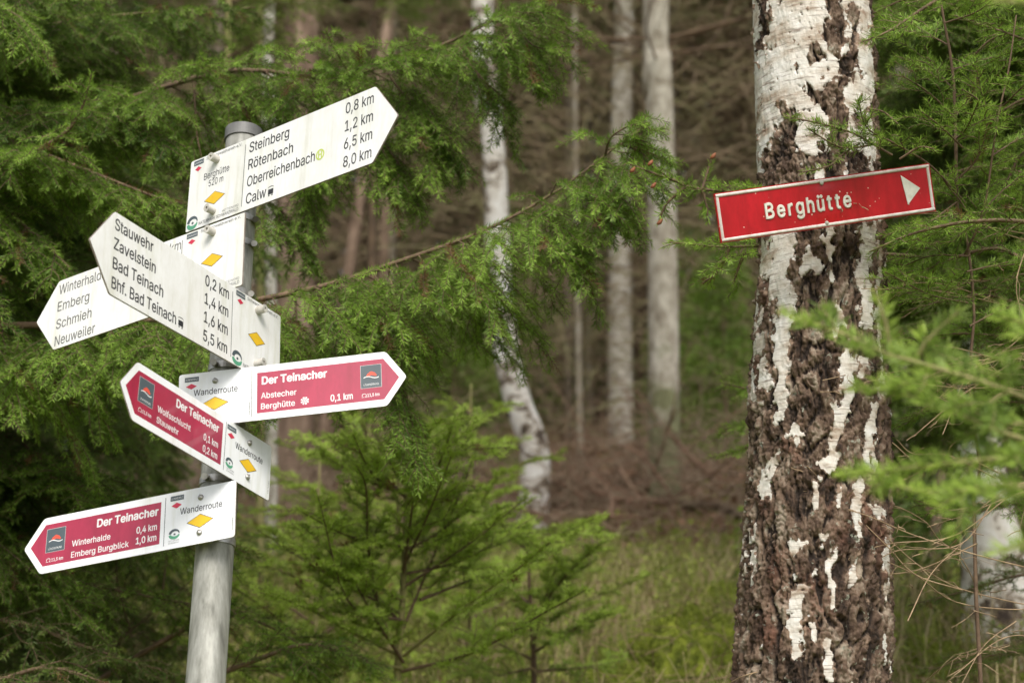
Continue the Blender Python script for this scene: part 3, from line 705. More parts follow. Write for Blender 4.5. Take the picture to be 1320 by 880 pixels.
# furrowed bark relief
warp_ = np.stack([fbm(P_*14+3, 2, 40), fbm(P_*14+30, 2, 41), fbm(P_*10+60, 2, 42)], 1)
Q = P_*[46, 46, 11]+warp_*.5
fur = np.abs(noise(Q, 50)); fur2 = np.abs(noise(Q*[2.3, 2.3, 2.6]+7, 51)); cross_ = np.abs(noise(P_*[20, 20, 30]+warp_*1.3, 53))
rel = sstep(.0, .30, fur)*.62+sstep(.0, .25, fur2)*.25+sstep(0, .2, cross_)*.13
fine = fbm(P_*[170, 170, 62], 4, 60, .72)
rel = (rel+.34*fine).reshape(TH.shape); fine = fine.reshape(TH.shape)
_fl = fbm(P_*[60, 60, 26]+80, 4, 65, .6).reshape(TH.shape)*3.2; flake = (np.floor(_fl)+sstep(.72, 1, _fl-np.floor(_fl)))/3.2     # stepped flakes
relief = np.clip(rel*.80+flake*.26+.04, 0, 1.2)
hgt = relief*.017*(1-paper)+paper*(.0112+.0012*w1+.0006*fine+.0010*flake)
edge_ = np.exp(-((Wf+.12)/.10)**2)*(1-paper)
hgt -= edge_*.0025*(YY > 215)
rel_attr = np.clip(relief-.30*edge_*(YY > 215), 0, 1)
dR = hgt-.010
V = np.stack([C3[:, 0][:, None]+np.sin(TH)*(RR+dR), C3[:, 1][:, None]+np.cos(TH)*(RR+dR), Zc], -1).reshape(-1, 3)
n0 = len(ys); i = np.arange(n0*NT_).reshape(n0, NT_)
a = i[:-1]; b = i[1:]
F = np.stack([a, b, np.roll(b, -1, 1), np.roll(a, -1, 1)], -1).reshape(-1, 4)
BT = empty('birch_tree', C3[0], 'large birch with deeply cracked bark carrying the red sign', 'tree')
me = npmesh('trunk', V-C3[0], [F], M['birch'], True, {'paper': paper.ravel(), 'relief': rel_attr.ravel(), 'inner': (sstep(-.42, -.12, Wf)*(1-paper)).ravel()})
link('trunk', me, BT)
topb = C3[-1]
rng = np.random.default_rng(77)
mb = MB()
for k in range(9):
    az = rng.uniform(0, 6.28); z0 = topb[2]-rng.uniform(0, 1.6); c0 = np.array([topb[0], topb[1], z0]); d_ = np.array([math.cos(az), math.sin(az), .9])
    l_ = rng.uniform(.8, 1.6)
    mb = MB(); mb.tube(smooth_path([c0, c0+d_*l_*.5, c0+d_*l_+np.array([0, 0, .2])], 8), np.linspace(.022, .005, 8), 6); mb.build('limb', M['wood'], BT, True, M=np.array(Matrix.Translation(-Vector(C3[0]))))

# ---------------------------------------------------------------- hillside
def gz(x, y):
    x = np.asarray(x, float); y = np.asarray(y, float)
    z = np.interp(y, [-30, -3, 1.6, 3, 4.5, 6, 9, 12, 17, 25, 45, 90, 200], [-3.5, -.35, 0, .62, 1.12, 1.5, 2.05, 2.6, 3.95, 6.0, 11.5, 22, 44])
    P = np.stack([x*.35, y*.35, 0*x], -1).reshape(-1, 3)
    n = (fbm(P, 4, 90)*.16).reshape(x.shape); n2 = (noise(P*.35, 95)*.5).reshape(x.shape)
    return z+.1+n*np.clip(y-1, .1, 3)/2+n2*np.clip((y-7)/10, 0, 2)+np.clip(x-.6, 0, 3)*.06*np.clip(y/4, 0, 1)
gx = np.concatenate([-np.geomspace(150, 5, 50), np.linspace(-4.9, 4.9, 130), np.geomspace(5, 150, 50)])
gy = np.concatenate([np.linspace(-30, 1, 30), np.linspace(1.1, 14, 200), np.geomspace(14.2, 200, 90)])
GX, GY = np.meshgrid(gx, gy); GZ = gz(GX, GY)
nx, ny = len(gx), len(gy); i = np.arange(nx*ny).reshape(ny, nx)
F = np.stack([i[:-1, :-1], i[:-1, 1:], i[1:, 1:], i[1:, :-1]], -1).reshape(-1, 4)
m, nt, bs, out = new_mat('forest floor')
fa = texnoise(nt, 1.1, 6, .62); fb = texnoise(nt, 26, 6, .7); fc = texnoise(nt, 7, 5, .65)
moss = ramp(nt, fb, [(.3, (.06, .085, .012)), (.7, (.20, .23, .035))])
lit = ramp(nt, fb, [(.3, (.055, .032, .020)), (.5, (.15, .085, .052)), (.7, (.27, .17, .11))])
mx = nd(nt, 'ShaderNodeMix', data_type='RGBA')
sep = nd(nt, 'ShaderNodeSeparateXYZ'); gm = nd(nt, 'ShaderNodeNewGeometry'); nt.links.new(gm.outputs['Position'], sep.inputs[0])
mr = nd(nt, 'ShaderNodeMapRange'); mr.inputs['From Min'].default_value = 6.5; mr.inputs['From Max'].default_value = 11; mr.inputs['To Min'].default_value = .16; mr.inputs['To Max'].default_value = -.10
nt.links.new(sep.outputs['Y'], mr.inputs['Value'])
ad = nd(nt, 'ShaderNodeMath', operation='ADD'); nt.links.new(fc, ad.inputs[0]); nt.links.new(mr.outputs[0], ad.inputs[1])
nt.links.new(ramp(nt, ad.outputs[0], [(.46, (0, 0, 0)), (.56, (1, 1, 1))]), mx.inputs[0]); nt.links.new(lit, mx.inputs[6]); nt.links.new(moss, mx.inputs[7])
nt.links.new(mx.outputs[2], bs.inputs['Base Color']); bs.inputs['Roughness'].default_value = .95; bs.inputs['Specular IOR Level'].default_value = .1
bump(nt, bs, fb, .02, .8)
tag(link('ground', npmesh('ground', np.stack([GX, GY, GZ], -1).reshape(-1, 3), [F], m, True)), kind='structure')
M['moss'] = leaf_mat('moss', (.07, .10, .014), (.31, .36, .05), .2, .8)
M['grass'] = leaf_mat('grass', (.11, .16, .03), (.44, .50, .11), .35, .6)
M['drygrass'] = leaf_mat('dry grass', (.26, .20, .10), (.58, .48, .27), .3, .7)
M['litter'] = leaf_mat('leaf litter', (.09, .045, .025), (.34, .20, .12), .1, .8)
def ground_hit(x, y, dmax=60):
    for d in np.arange(3, dmax, .1):
        p = at(x, y, d)
        if p[2] <= gz(p[0], p[1]): return p
    return at(x, y, dmax)
rng = np.random.default_rng(3)
CLEAR = [(ground_hit(893, 862, 30), .34), (ground_hit(928, 804, 30), .24), (ground_hit(800, 897, 30), .22)]
def open_at(X, Y):
    k = np.ones(len(X), bool)
    for c, r in CLEAR: k &= (np.hypot(X-c[0], (Y-c[1]+.12)/1.5) > r)
    return k
def blades(n, xf, yf, hmin, hmax, wd, mat, name, lean=.5, seed=0, clump=1, tint=(0, 1)):
    r = np.random.default_rng(seed)
    nc = n//clump; X = np.repeat(xf(r, nc), clump)+r.normal(0, .035*(clump > 1), nc*clump); Y = np.repeat(yf(r, nc), clump)+r.normal(0, .035*(clump > 1), nc*clump); n = len(X)
    Z0 = gz(X, Y)-.01-5*(~open_at(X, Y)); h = r.uniform(hmin, hmax, n)*np.repeat(r.uniform(.5, 1.1, nc), clump); az = r.uniform(0, 6.283, n); ln = r.uniform(.1, 1, n)*lean
    w = wd*r.uniform(.6, 1.2, n); d = np.stack([np.cos(az), np.sin(az), 0*az], 1); s = np.stack([-np.sin(az+.6), np.cos(az+.6), 0*az], 1)*w[:, None]/2
    B = np.stack([X, Y, Z0], 1); k = np.array([0, 0, 1.])
    M1 = B+k*(h*.5)[:, None]+d*(h*ln*.2)[:, None]; M2 = B+k*(h*.85)[:, None]+d*(h*ln*.6)[:, None]; T = B+k*(h*(1-.3*ln))[:, None]+d*(h*ln*1.1)[:, None]
    V = np.stack([B-s, B+s, M1+s*.9, M1-s*.9, M2+s*.6, M2-s*.6, T], 1).reshape(-1, 3)
    i = np.arange(n)[:, None]*7
    Q = np.vstack([i+[0, 1, 2, 3], i+[3, 2, 4, 5]]); T3 = i+[5, 4, 6]
    t = r.uniform(*tint, n)
    o = link(name, npmesh(name, V, [Q, T3], M[mat], False, None, {'tint': np.concatenate([t, t, t])})); tag(o, kind='stuff'); return o
ux = lambda a, b: (lambda r, n: r.uniform(a, b, n))
def fan(a, b, x0, x1):      # ground spots inside the view's wedge, plus a margin
    def xf(r, n): return r.uniform(x0, x1, n)
    return xf
o = blades(12000, ux(-2.2, 3.0), ux(4.2, 9.5), .06, .24, .006, 'grass', 'grass', .9, 1, 5); tag(o, 'green grass tufts growing on the mossy slope', 'grass')
o = blades(14000, ux(-2.0, 3.0), ux(4.0, 9.0), .10, .34, .005, 'drygrass', 'dry_grass', 1.3, 2, 7); tag(o, 'pale dry grass stalks bending over the slope', 'grass')
o = blades(12000, ux(-5, 6), ux(4.0, 13.0), .02, .06, .03, 'moss', 'moss', 1.2, 4, 1); tag(o, 'low yellow green moss covering the slope', 'moss')
o = blades(22000, ux(-9, 10), ux(7, 22.0), .02, .06, .06, 'litter', 'leaf_litter', 1.6, 5, 1); tag(o, 'brown fallen leaves and litter under the trees', 'leaf litter')
# moss cushions beside the birch
def cushion(x, y, d, w, h, seed, label):
    c = ground_hit(x, y+12, 30); zg = float(gz(c[0], c[1])); r = np.random.default_rng(seed)
    u, v = np.meshgrid(np.linspace(0, 2*math.pi, 60, endpoint=False), np.linspace(0, math.pi/2, 22)); 
    S = np.stack([np.cos(u)*np.cos(v), np.sin(u)*np.cos(v), np.sin(v)], -1).reshape(-1, 3)
    hh = h
    k = 1+.22*fbm(S*2.2+seed, 4, seed)
    V = S*k[:, None]*[w, w*.75, max(hh, h)]
    i = np.arange(60*22).reshape(22, 60); F = np.stack([i[:-1], np.roll(i[:-1], -1, 1), np.roll(i[1:], -1, 1), i[1:]], -1).reshape(-1, 4)
    T = empty('moss_mound', (c[0], c[1], zg-.05), label, 'moss mound', 'moss mounds on the slope')
    link('mound', npmesh('mound', V, [F], M['mosscore'], True), T)
    n = 9000; q = r.integers(0, len(V), n); b = V[q]+r.normal(0, .012, (n, 3)); nn_ = unit(V[q]/[w, w, max(hh, h)]+r.normal(0, .5, (n, 3))); s = unit(np.cross(nn_, r.normal(size=(n, 3))))*.004
    l = r.uniform(.004, .014, n)[:, None]
    VV = np.stack([b-s, b+s, b+nn_*l], 1).reshape(-1, 3)
    link('moss_fuzz', npmesh('moss_fuzz', VV, [np.arange(n*3).reshape(n, 3)], M['moss'], False, None, {'tint': r.uniform(.25, .95, n)}), T)
M['mosscore'] = noisy_mat('moss core', [(.3, (.045, .058, .008)), (.48, (.16, .195, .018)), (.65, (.29, .33, .035))], 22, .95, bd=.01)
cushion(896, 850, 5.2, .21, .19, 1, 'bright green moss mound left of the large birch trunk')
cushion(932, 792, 5.9, .15, .17, 2, 'small moss mound higher up the slope by the birch')
cushion(800, 885, 5.3, .15, .12, 3, 'low moss mound at the bottom edge between fir and birch')
cushion(1190, 850, 5.6, .25, .10, 5, 'mossy mound in the shade right of the birch foot')
# fallen logs
def log(pts, r0, r1, label, mat='deadbrown'):
    P = np.array(pts); b = P[0]
    T = MB(); T.tube(smooth_path(P-b, 20)+np.random.default_rng(int(abs(b[0]*99))).normal(0, r0*.12, (20, 3)), np.linspace(r0, r1, 20), 10)
    o = T.build('fallen_log', M[mat], None, True); o.location = b; tag(o, label, 'log', 'fallen logs on the slope')
def gp(x, y, dz=.05): return np.array([x, y, float(gz(x, y))+dz])
for a, b, r0, lab in (((690, 628), (975, 618), .055, 'long brown log lying across the slope behind the pale trunks'), ((640, 662), (800, 652), .05, 'short brown log lying at the foot of the curved birch'),
                      ((300, 690), (60, 735), .05, 'brown log lying low behind the left boards'), ((880, 655), (1000, 700), .03, 'thin mossy log near the right pale trunk')):
    p, q = ground_hit(*a), ground_hit(*b); m_ = (p+q)/2; m_[2] = gz(m_[0], m_[1])
    log([p+[0, 0, r0], m_+[0, 0, r0*1.4], q+[0, 0, r0*1.1]], r0, r0*.6, lab)

# scrubby undergrowth: upright bilberry stems with small leaves
def scrub(n, x0, x1, y0, y1, seed, hmin, hmax, leaf, mat, name, label):
    r = np.random.default_rng(seed); X = r.uniform(x0, x1, n); Y = r.uniform(y0, y1, n); kp = noise(np.stack([X*1.3, Y*1.3, 0*X], 1), seed) > -.25; kp &= open_at(X, Y); X, Y = X[kp], Y[kp]; n = len(X)
    B = np.stack([X, Y, gz(X, Y)-.02], 1); h = r.uniform(hmin, hmax, n); az = r.uniform(0, 6.283, n); ln = r.uniform(.05, .6, n); t = np.linspace(0, 1, 5)
    D = np.stack([np.cos(az)*ln, np.sin(az)*ln, 0*az+1], 1)*h[:, None]; Q = B[:, None]+D[:, None]*t[None, :, None]+r.normal(0, .02, (n, 5, 3))*h[:, None, None]*2*t[None, :, None]
    V, F = tubes(Q, np.full((n, 5), .0011), 3)
    k = 26; q = np.repeat(np.arange(n), k); u = r.uniform(.25, 1, n*k); j = np.minimum((u*4).astype(int), 3); w = u*4-j
    p = Q[q, j]*(1-w)[:, None]+Q[q, j+1]*w[:, None]+r.normal(0, .010, (n*k, 3)); d = unit(r.normal(size=(n*k, 3))+[0, 0, .4]); s_ = unit(np.cross(d, r.normal(size=(n*k, 3)))); l = leaf*r.uniform(.5, 1.2, n*k)[:, None]
    LV = np.stack([p, p+d*l*.5+s_*l*.28, p+d*l, p+d*l*.5-s_*l*.28], 1).reshape(-1, 3)
    tag(link(name, npmesh(name, np.vstack([V, LV]), [F, np.arange(len(LV)).reshape(-1, 4)+len(V)], M[mat], False, None, {'tint': np.concatenate([np.full(len(F), .15), r.uniform(.1, 1, len(LV)//4)])})), label, 'undergrowth', kind='stuff')
M['scrub'] = leaf_mat('scrub leaves', (.11, .135, .03), (.40, .46, .09), .3, .6)
scrub(5000, -2.2, 3.2, 5.2, 9.3, 61, .08, .34, .019, 'scrub', 'undergrowth', 'low green scrub growing over the slope between the trees')

# heap of broken branches between the pale trunks
def heap(x, y, n, L, label, seed):
    c = ground_hit(x, y); r = np.random.default_rng(seed); T = empty('branch_heap', c, label, 'branch heap', 'heaps of broken branches')
    for k in range(n):
        az = r.uniform(0, 6.283); l = L*r.uniform(.4, 1); el = r.uniform(.0, .75); p0 = np.array([r.normal(0, .25), r.normal(0, .25), r.uniform(-.03, .12)])
        v = np.array([math.cos(az)*math.cos(el), math.sin(az)*math.cos(el), math.sin(el)])*l
        b = MB(); b.tube(smooth_path([p0, p0+v*.5+r.normal(0, .05, 3), p0+v], 8), np.linspace(r.uniform(.008, .022), .004, 8), 6)
        for j in range(3):
            u = r.uniform(.3, .9); q = p0+v*u; w_ = (v/l+r.normal(0, .6, 3))*r.uniform(.15, .4); b.tube([q, q+w_*.5, q+w_], [.005, .004, .002], 4)
        b.build('broken_branch', M['brushtan2'], T, True)
M['brushtan2'] = noisy_mat('red brown dead wood', [(.3, (.17, .095, .06)), (.7, (.38, .24, .16))], 9, .9)
heap(770, 640, 26, 1.1, 'heap of reddish brown broken branches at the foot of the left pale trunk', 5)
heap(845, 655, 14, .8, 'small pile of brown branches beside the mossy grey trunk', 6)
heap(960, 640, 14, 1.0, 'brown branches lying just left of the large birch in the distance', 7)
heap(720, 690, 12, .8, 'scattered brown branches right of the curved birch foot', 8)

# ---------------------------------------------------------------- trunks of the forest behind
M['barkgrey'] = noisy_mat('grey spruce bark', [(.3, (.13, .105, .075)), (.5, (.27, .235, .18)), (.7, (.42, .385, .32))], 14, .9, (1, 1, .45), .012)
M['barkdim'] = noisy_mat('dim brown grey bark', [(.3, (.10, .08, .058)), (.5, (.20, .165, .125)), (.7, (.31, .26, .20))], 13, .9, (1, 1, .45), .012)
M['barkpale'] = noisy_mat('pale grey bark', [(.3, (.24, .21, .165)), (.45, (.46, .42, .35)), (.6, (.66, .63, .56))], 11, .85, (1, 1, 1.4), .008)
M['barkbrown'] = noisy_mat('brown spruce bark', [(.3, (.11, .072, .05)), (.5, (.22, .15, .105)), (.7, (.34, .245, .18))], 12, .9, (1, 1, .4), .012)
m, nt, bs, out = new_mat('mossy foot bark'); f = texnoise(nt, 14, 6, .65, (1, 1, .6))
c1 = ramp(nt, f, [(.3, (.20, .165, .12)), (.45, (.40, .355, .28)), (.6, (.58, .54, .45))]); c2 = ramp(nt, f, [(.3, (.11, .11, .05)), (.7, (.25, .25, .13))])
tc = nd(nt, 'ShaderNodeTexCoord'); sp = nd(nt, 'ShaderNodeSeparateXYZ'); nt.links.new(tc.outputs['Object'], sp.inputs[0])
mr = nd(nt, 'ShaderNodeMapRange'); mr.inputs['From Min'].default_value = .2; mr.inputs['From Max'].default_value = 1.6; mr.inputs['To Min'].default_value = .35; mr.inputs['To Max'].default_value = -.25; nt.links.new(sp.outputs['Z'], mr.inputs['Value'])
ad = nd(nt, 'ShaderNodeMath', operation='ADD'); nt.links.new(mr.outputs[0], ad.inputs[0]); nt.links.new(texnoise(nt, 4, 4), ad.inputs[1])
mx = nd(nt, 'ShaderNodeMix', data_type='RGBA'); nt.links.new(ramp(nt, ad.outputs[0], [(.5, (0, 0, 0)), (.62, (1, 1, 1))]), mx.inputs[0]); nt.links.new(c1, mx.inputs[6]); nt.links.new(c2, mx.inputs[7]); nt.links.new(mx.outputs[2], bs.inputs['Base Color']); bs.inputs['Roughness'].default_value = .9
bump(nt, bs, f, .012, .7); M['barkmossy'] = m
m, nt, bs, out = new_mat('far birch bark')
f = texnoise(nt, 7, 6, .7, (1, 1, 1.3), dist=.4); g_ = texnoise(nt, 2.2, 3, .6)
ad = nd(nt, 'ShaderNodeMath', operation='MULTIPLY_ADD'); nt.links.new(g_, ad.inputs[0]); ad.inputs[1].default_value = .35; nt.links.new(f, ad.inputs[2])
nt.links.new(ramp(nt, ad.outputs[0], [(.55, (.055, .038, .028)), (.62, (.22, .17, .12)), (.66, (.66, .61, .54)), (.82, (.85, .83, .79))]), bs.inputs['Base Color']); bs.inputs['Roughness'].default_value = .85
bump(nt, bs, f, .01, .6); M['barkbirch'] = m
def trunk_tube(P, R, seed, n=20, k=40, amp=.05):
    P = smooth_path(P, k); R = np.interp(np.linspace(0, 1, k), np.linspace(0, 1, len(R)), R)
    V, F = tubes(P[None], R[None], n)
    ax = np.repeat(P, n, 0); d = V-ax; V = ax+d*(1+amp*fbm(V*[9, 9, 3]+seed, 3, seed))[:, None]
    return V, F
# dead branch template: bare, twiggy (local +X)
def template(name, mat, wmat, seed, path, **k):
    w_, nn = bough(seed, path, **k); V, f = wood_mesh(w_, name, None)
    res = [npmesh(name, V, f, M[wmat], True)]
    if nn: res.append(npmesh('needles', nn[0], [nn[1]], M[mat], False, None, {'tint': nn[2]})); NCOUNT[0] += len(nn[1])
    return res
def place(t, parent, loc, mw, name='branch'):
    b = link(name, t[0], parent); m4 = Matrix(mw).to_4x4(); m4.translation = Vector(loc)-parent.location; b.matrix_local = m4
    if len(t) > 1: link('needles', t[1], b)
    return b
DEAD = [template('dead_branch', None, 'deadbrown', 100+k, [(0, 0, 0), (.7, .1*(k-1), .08), (1.5, .12*(1-k), -.1), (2.2, 0, -.45)], l1=.8, l2=.28, s1=.16, s2=.10, dens=0, r0=.013, droop=.25, droop2=.2, bare=.1) for k in range(3)]
# coarse green boughs for trees some way back (local +X, 1 m)
FAR = [template('branch', 'spruce', 'wood', 120+k, [(0, 0, 0), (.35, .03*k, -.02), (.7, -.02, -.12), (1.0, 0, -.16)], l1=.42, l2=.14, s1=.06, s2=.05, dens=150, ln=.028, wd=.0065, r0=.009, bare=.1, droop=.3, droop2=.35) for k in range(3)]
MED = [template('branch', 'spruce', 'wood', 140+k, [(0, 0, 0), (.45, .04*(k-1), .03), (.9, -.03, -.07), (1.3, .03*k, -.20)], l1=.46, l2=.16, s1=.028, s2=.017, dens=560, ln=.017, wd=.0021, r0=.008, bare=.1, droop=.22, droop2=.30) for k in range(4)]
MEDD = []
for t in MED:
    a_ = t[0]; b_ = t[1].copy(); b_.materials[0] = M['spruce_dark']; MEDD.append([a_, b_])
# crown overhead: cheap clump mesh, shared
def crown_mesh(seed, h=9., r=1.9, n=26000, leaf=.10, mat='spruce_dark'):
    g = np.random.default_rng(seed); nb = 150
    zb = h*g.uniform(0, 1, nb)**1.1; az = g.uniform(0, 6.283, nb); L = r*(1-zb/h)**.8*g.uniform(.6, 1.15, nb)+.15
    q = g.integers(0, nb, n); u = g.uniform(0, 1, n)**.75
    spread = .30*L[q]*np.sin(u*2.6+.3)
    x = u*L[q]; y = g.normal(0, 1, n)*spread; z = zb[q]-.35*u**1.5*L[q]+g.normal(0, .05, n)-.22*np.abs(y)
    c = np.stack([x*np.cos(az[q])-y*np.sin(az[q]), x*np.sin(az[q])+y*np.cos(az[q]), z], 1)
    d = unit(np.stack([np.cos(az[q]), np.sin(az[q]), -.4+0*x], 1)+g.normal(0, .5, (n, 3))); s = unit(np.cross(d, g.normal(size=(n, 3))))
    l = leaf*g.uniform(.5, 1.3, n)[:, None]; w_ = l*.22
    V = np.stack([c, c+d*l*.5+s*w_, c+d*l, c+d*l*.5-s*w_], 1).reshape(-1, 3)
    return npmesh('crown', V, [np.arange(n*4).reshape(n, 4)], M[mat], False, None, {'tint': np.clip(g.uniform(0, .6, n)+u*.3, 0, 1)})
CROWN = [crown_mesh(7), crown_mesh(8, 10, 2.3, 30000, .12)]
YOUNG = [crown_mesh(17, 2.6, .85, 20000, .045, 'spruce'), crown_mesh(18, 3.4, 1.05, 26000, .05, 'spruce_dark'), crown_mesh(19, 1.7, .65, 13000, .035, 'spruce')]
def forest_tree(name, cat, label, pts, radii, mat, group='trunks of the forest behind', seed=0, dead=6, crown=True, name_kind=None, dz=(.6, 3.2), dsc=.8, height=None):
    """pts: path of the trunk from its foot up (world)"""
    g = np.random.default_rng(seed); P = np.array(pts); b = P[0].copy(); b[2] = float(gz(b[0], b[1]))-.15; P = np.vstack([b, P[1:]])
    top_ = P[-1]; H = height or 14.
    P = np.vstack([P, top_+np.array([g.normal(0, .15), g.normal(0, .15), max(1.5, b[2]+H-top_[2])])])
    T = empty(name, b, label, cat, group)
    V, F = trunk_tube(P-b, list(radii)+[radii[-1]*.35], seed+3); 
    link('trunk', npmesh('trunk', V, [F], M[mat], True), T)
    zt = P[-1][2]
    if crown and seed % 3 == 0:
        c = link('crown', CROWN[seed % 2], T); c.location = (P[-1][0]-b[0], P[-1][1]-b[1], (zt-b[2])-8.2+g.uniform(-.5, .5)); c.rotation_euler = (0, 0, g.uniform(0, 6.28))
    SP = smooth_path(P, 60)
    for k in range(dead):
        z = b[2]+g.uniform(*dz); j = int(np.argmin(np.abs(SP[:, 2]-z)))
        place(DEAD[g.integers(3)], T, SP[j], rotmat(g.uniform(0, 6.28), g.uniform(-.1, .45), g.uniform(0, 6.28), g.uniform(.5, 1.1)*dsc), 'dead_branch')
    return T
def tpx(path, d, wid, top_z=None):       # trunk read at image heights: [(x,y)...] from the foot up
    P = [at(x, y, d+(path[0][1]-y)/FP*d*math.tan(PITCH)) for x, y in path]; return P, [w_/2*d/FP for w_ in wid]
P, R = tpx([(681, 655), (690, 590), (668, 520), (651, 440), (643, 330), (637, 200), (629, 90), (622, -30)], 10.5, [42, 38, 36, 34, 32, 31, 29, 28])
forest_tree('birch_tree', 'tree', 'curved birch with white scarred bark leaning behind the boughs, mid distance', P, R, 'barkbirch', seed=11, dead=2, dz=(4, 5.5), crown=True)
P, R = tpx([(800, 575), (799, 400), (800, 200), (803, 60), (804, -30)], 16.5, [36, 31, 29, 27, 26])
forest_tree('spruce_tree', 'tree', 'slender pale trunk, left one of the straight pair behind', P, R, 'barkpale', seed=12, dead=5, dz=(4.0, 6))
P, R = tpx([(858, 705), (857, 600), (855, 400), (852, 200), (848, 70), (846, -30)], 11.5, [48, 42, 40, 38, 37, 35])
T3 = forest_tree('spruce_tree', 'tree', 'straight grey trunk with mossy foot, right one of the pair', P, R, 'barkmossy', seed=13, dead=0)
b3 = np.array(P[4])
for az, el, s in ((.15, .25, 1.1), (2.9, .35, 1.1), (3.4, -.05, 1.3), (-.3, -.25, 1.0), (.6, .7, .8), (2.5, .9, .7), (-.1, .1, 1.25), (3.0, .05, 1.0), (4.6, .1, .8)):
    place(DEAD[int(abs(az*10)) % 3], T3, b3+np.array([0, 0, (s-1)*.4]), rotmat(az, el, az*3, s), 'dead_branch')
P, R = tpx([(378, 640), (380, 500), (383, 300), (386, 150), (389, 0), (390, -40)], 12.5, [54, 50, 48, 46, 45, 44])
forest_tree('spruce_tree', 'tree', 'thick brown trunk behind the tip of the top white board', P, R, 'barkbrown', seed=14, dead=8, dz=(1.5, 5))
P, R = tpx([(499, 560), (499, 300), (501, 100), (503, -30)], 17, [27, 24, 22, 20])
forest_tree('spruce_tree', 'tree', 'thin grey brown trunk right of the top white board', P, R, 'barkgrey', seed=15, dead=8, dz=(2, 5.5))
P, R = tpx([(967, 560), (966, 300), (965, 100), (964, -30)], 19, [26, 23, 21, 20])
forest_tree('spruce_tree', 'tree', 'pinkish brown trunk just left of the large birch', P, R, 'barkbrown', seed=16, dead=7, dz=(2, 6))
P, R = tpx([(720, 520), (722, 300), (724, 100), (725, -30)], 22, [32, 29, 27, 25])
forest_tree('spruce_tree', 'tree', 'dark trunk deep in the forest between birch and pale trunk', P, R, 'barkbrown', seed=17, dead=8, dz=(1, 8), dsc=1.2)
P, R = tpx([(1290, 860), (1285, 760), (1272, 640), (1262, 500), (1255, 300), (1250, -20)], 5.6, [105, 92, 66, 40, 34, 30])
forest_tree('birch_tree', 'tree', 'pale birch behind the dead twigs at the lower right edge', P, R, 'barkbirch', seed=18, dead=0)
P, R = tpx([(1195, 830), (1205, 700), (1216, 560), (1222, 300), (1226, -20)], 6.6, [20, 15, 12, 9, 6])
forest_tree('spruce_tree', 'tree', 'thin dark trunk right of the foot of the large birch', P, R, 'barkbrown', seed=19, dead=4, dz=(.3, 2), dsc=.4)
P, R = tpx([(1240, 640), (1240, 300), (1240, 100), (1240, -20)], 10, [30, 26, 25, 24])
forest_tree('spruce_tree', 'tree', 'pale trunk seen through the needles at the upper right', P, R, 'barkpale', seed=20, dead=3, dz=(2, 4))
P, R = tpx([(1165, 560), (1163, 300), (1160, 100), (1158, -20)], 15, [28, 25, 24, 24])
forest_tree('spruce_tree', 'tree', 'brown trunk right behind the large birch', P, R, 'barkgrey', seed=21, dead=7, dz=(2, 5))
P, R = tpx([(88, 660), (92, 560), (95, 400), (98, 100), (100, -20)], 9.5, [22, 20, 19, 18, 17])
forest_tree('spruce_tree', 'tree', 'thin pale trunk left of the lower boards', P, R, 'barkpale', seed=22, dead=4, dz=(.6, 3))
P, R = tpx([(352, 660), (350, 560), (349, 300), (349, 100), (349, -20)], 9.0, [17, 15, 14, 14, 13])
forest_tree('spruce_tree', 'tree', 'thin pale trunk just right of the steel post', P, R, 'barkpale', seed=23, dead=4, dz=(.6, 3))
P, R = tpx([(333, 800), (335, 640), (336, 400), (338, -20)], 7.5, [13, 11, 10, 9])
forest_tree('young_tree', 'tree', 'slim yellowish sapling trunk close behind the post', P, R, 'palewood', seed=24, dead=2, dz=(.4, 2), dsc=.4, crown=False, height=6)
rng = np.random.default_rng(42)
side = ('left part', 'middle', 'right part'); used = []
words = ('slim', 'sturdy', 'straight', 'slightly leaning')
cnt = 0
for k in range(900):
    d = rng.uniform(13.5, 42); x = rng.uniform(-.42, .42)*d; 
    if abs(x) < .001: continue
    c = np.array([x, d*.97])
    if any(np.hypot(*(c-u)) < 1.25 for u in used): continue
    p0 = np.array([x, d, 0]); ip = 660+x/d*FP
    if d < 17 and (760 < ip < 900 or 600 < ip < 700): continue
    if d < 26 and 872 < ip < 985: continue
    if d < 23 and 505 < ip < 625: continue
    if d < 20 and 395 < ip < 490: continue
    used.append(c); cnt += 1
    z0 = float(gz(c[0], c[1])); r = rng.uniform(.07, .15)
    lean = rng.normal(0, .03, 2)
    pts = [(c[0], c[1], z0), (c[0]+lean[0]*3, c[1]+lean[1]*3, z0+3), (c[0]+lean[0]*6.5, c[1]+lean[1]*6.5, z0+6.5), (c[0]+lean[0]*10, c[1]+lean[1]*10, z0+10)]
    mt = ('barkbrown', 'barkbrown', 'barkdim', 'barkbrown', 'barkdim')[rng.integers(5)]
    forest_tree('spruce_tree', 'tree', 'out of focus spruce trunk with dead branches deep in the forest', pts, [r*1.25, r, r*.9, r*.8], mt, group='distant spruce trunks', seed=200+cnt, dead=9, dz=(1.5, 8.5), dsc=1.25, height=rng.uniform(14, 17))
    if cnt >= 115: break
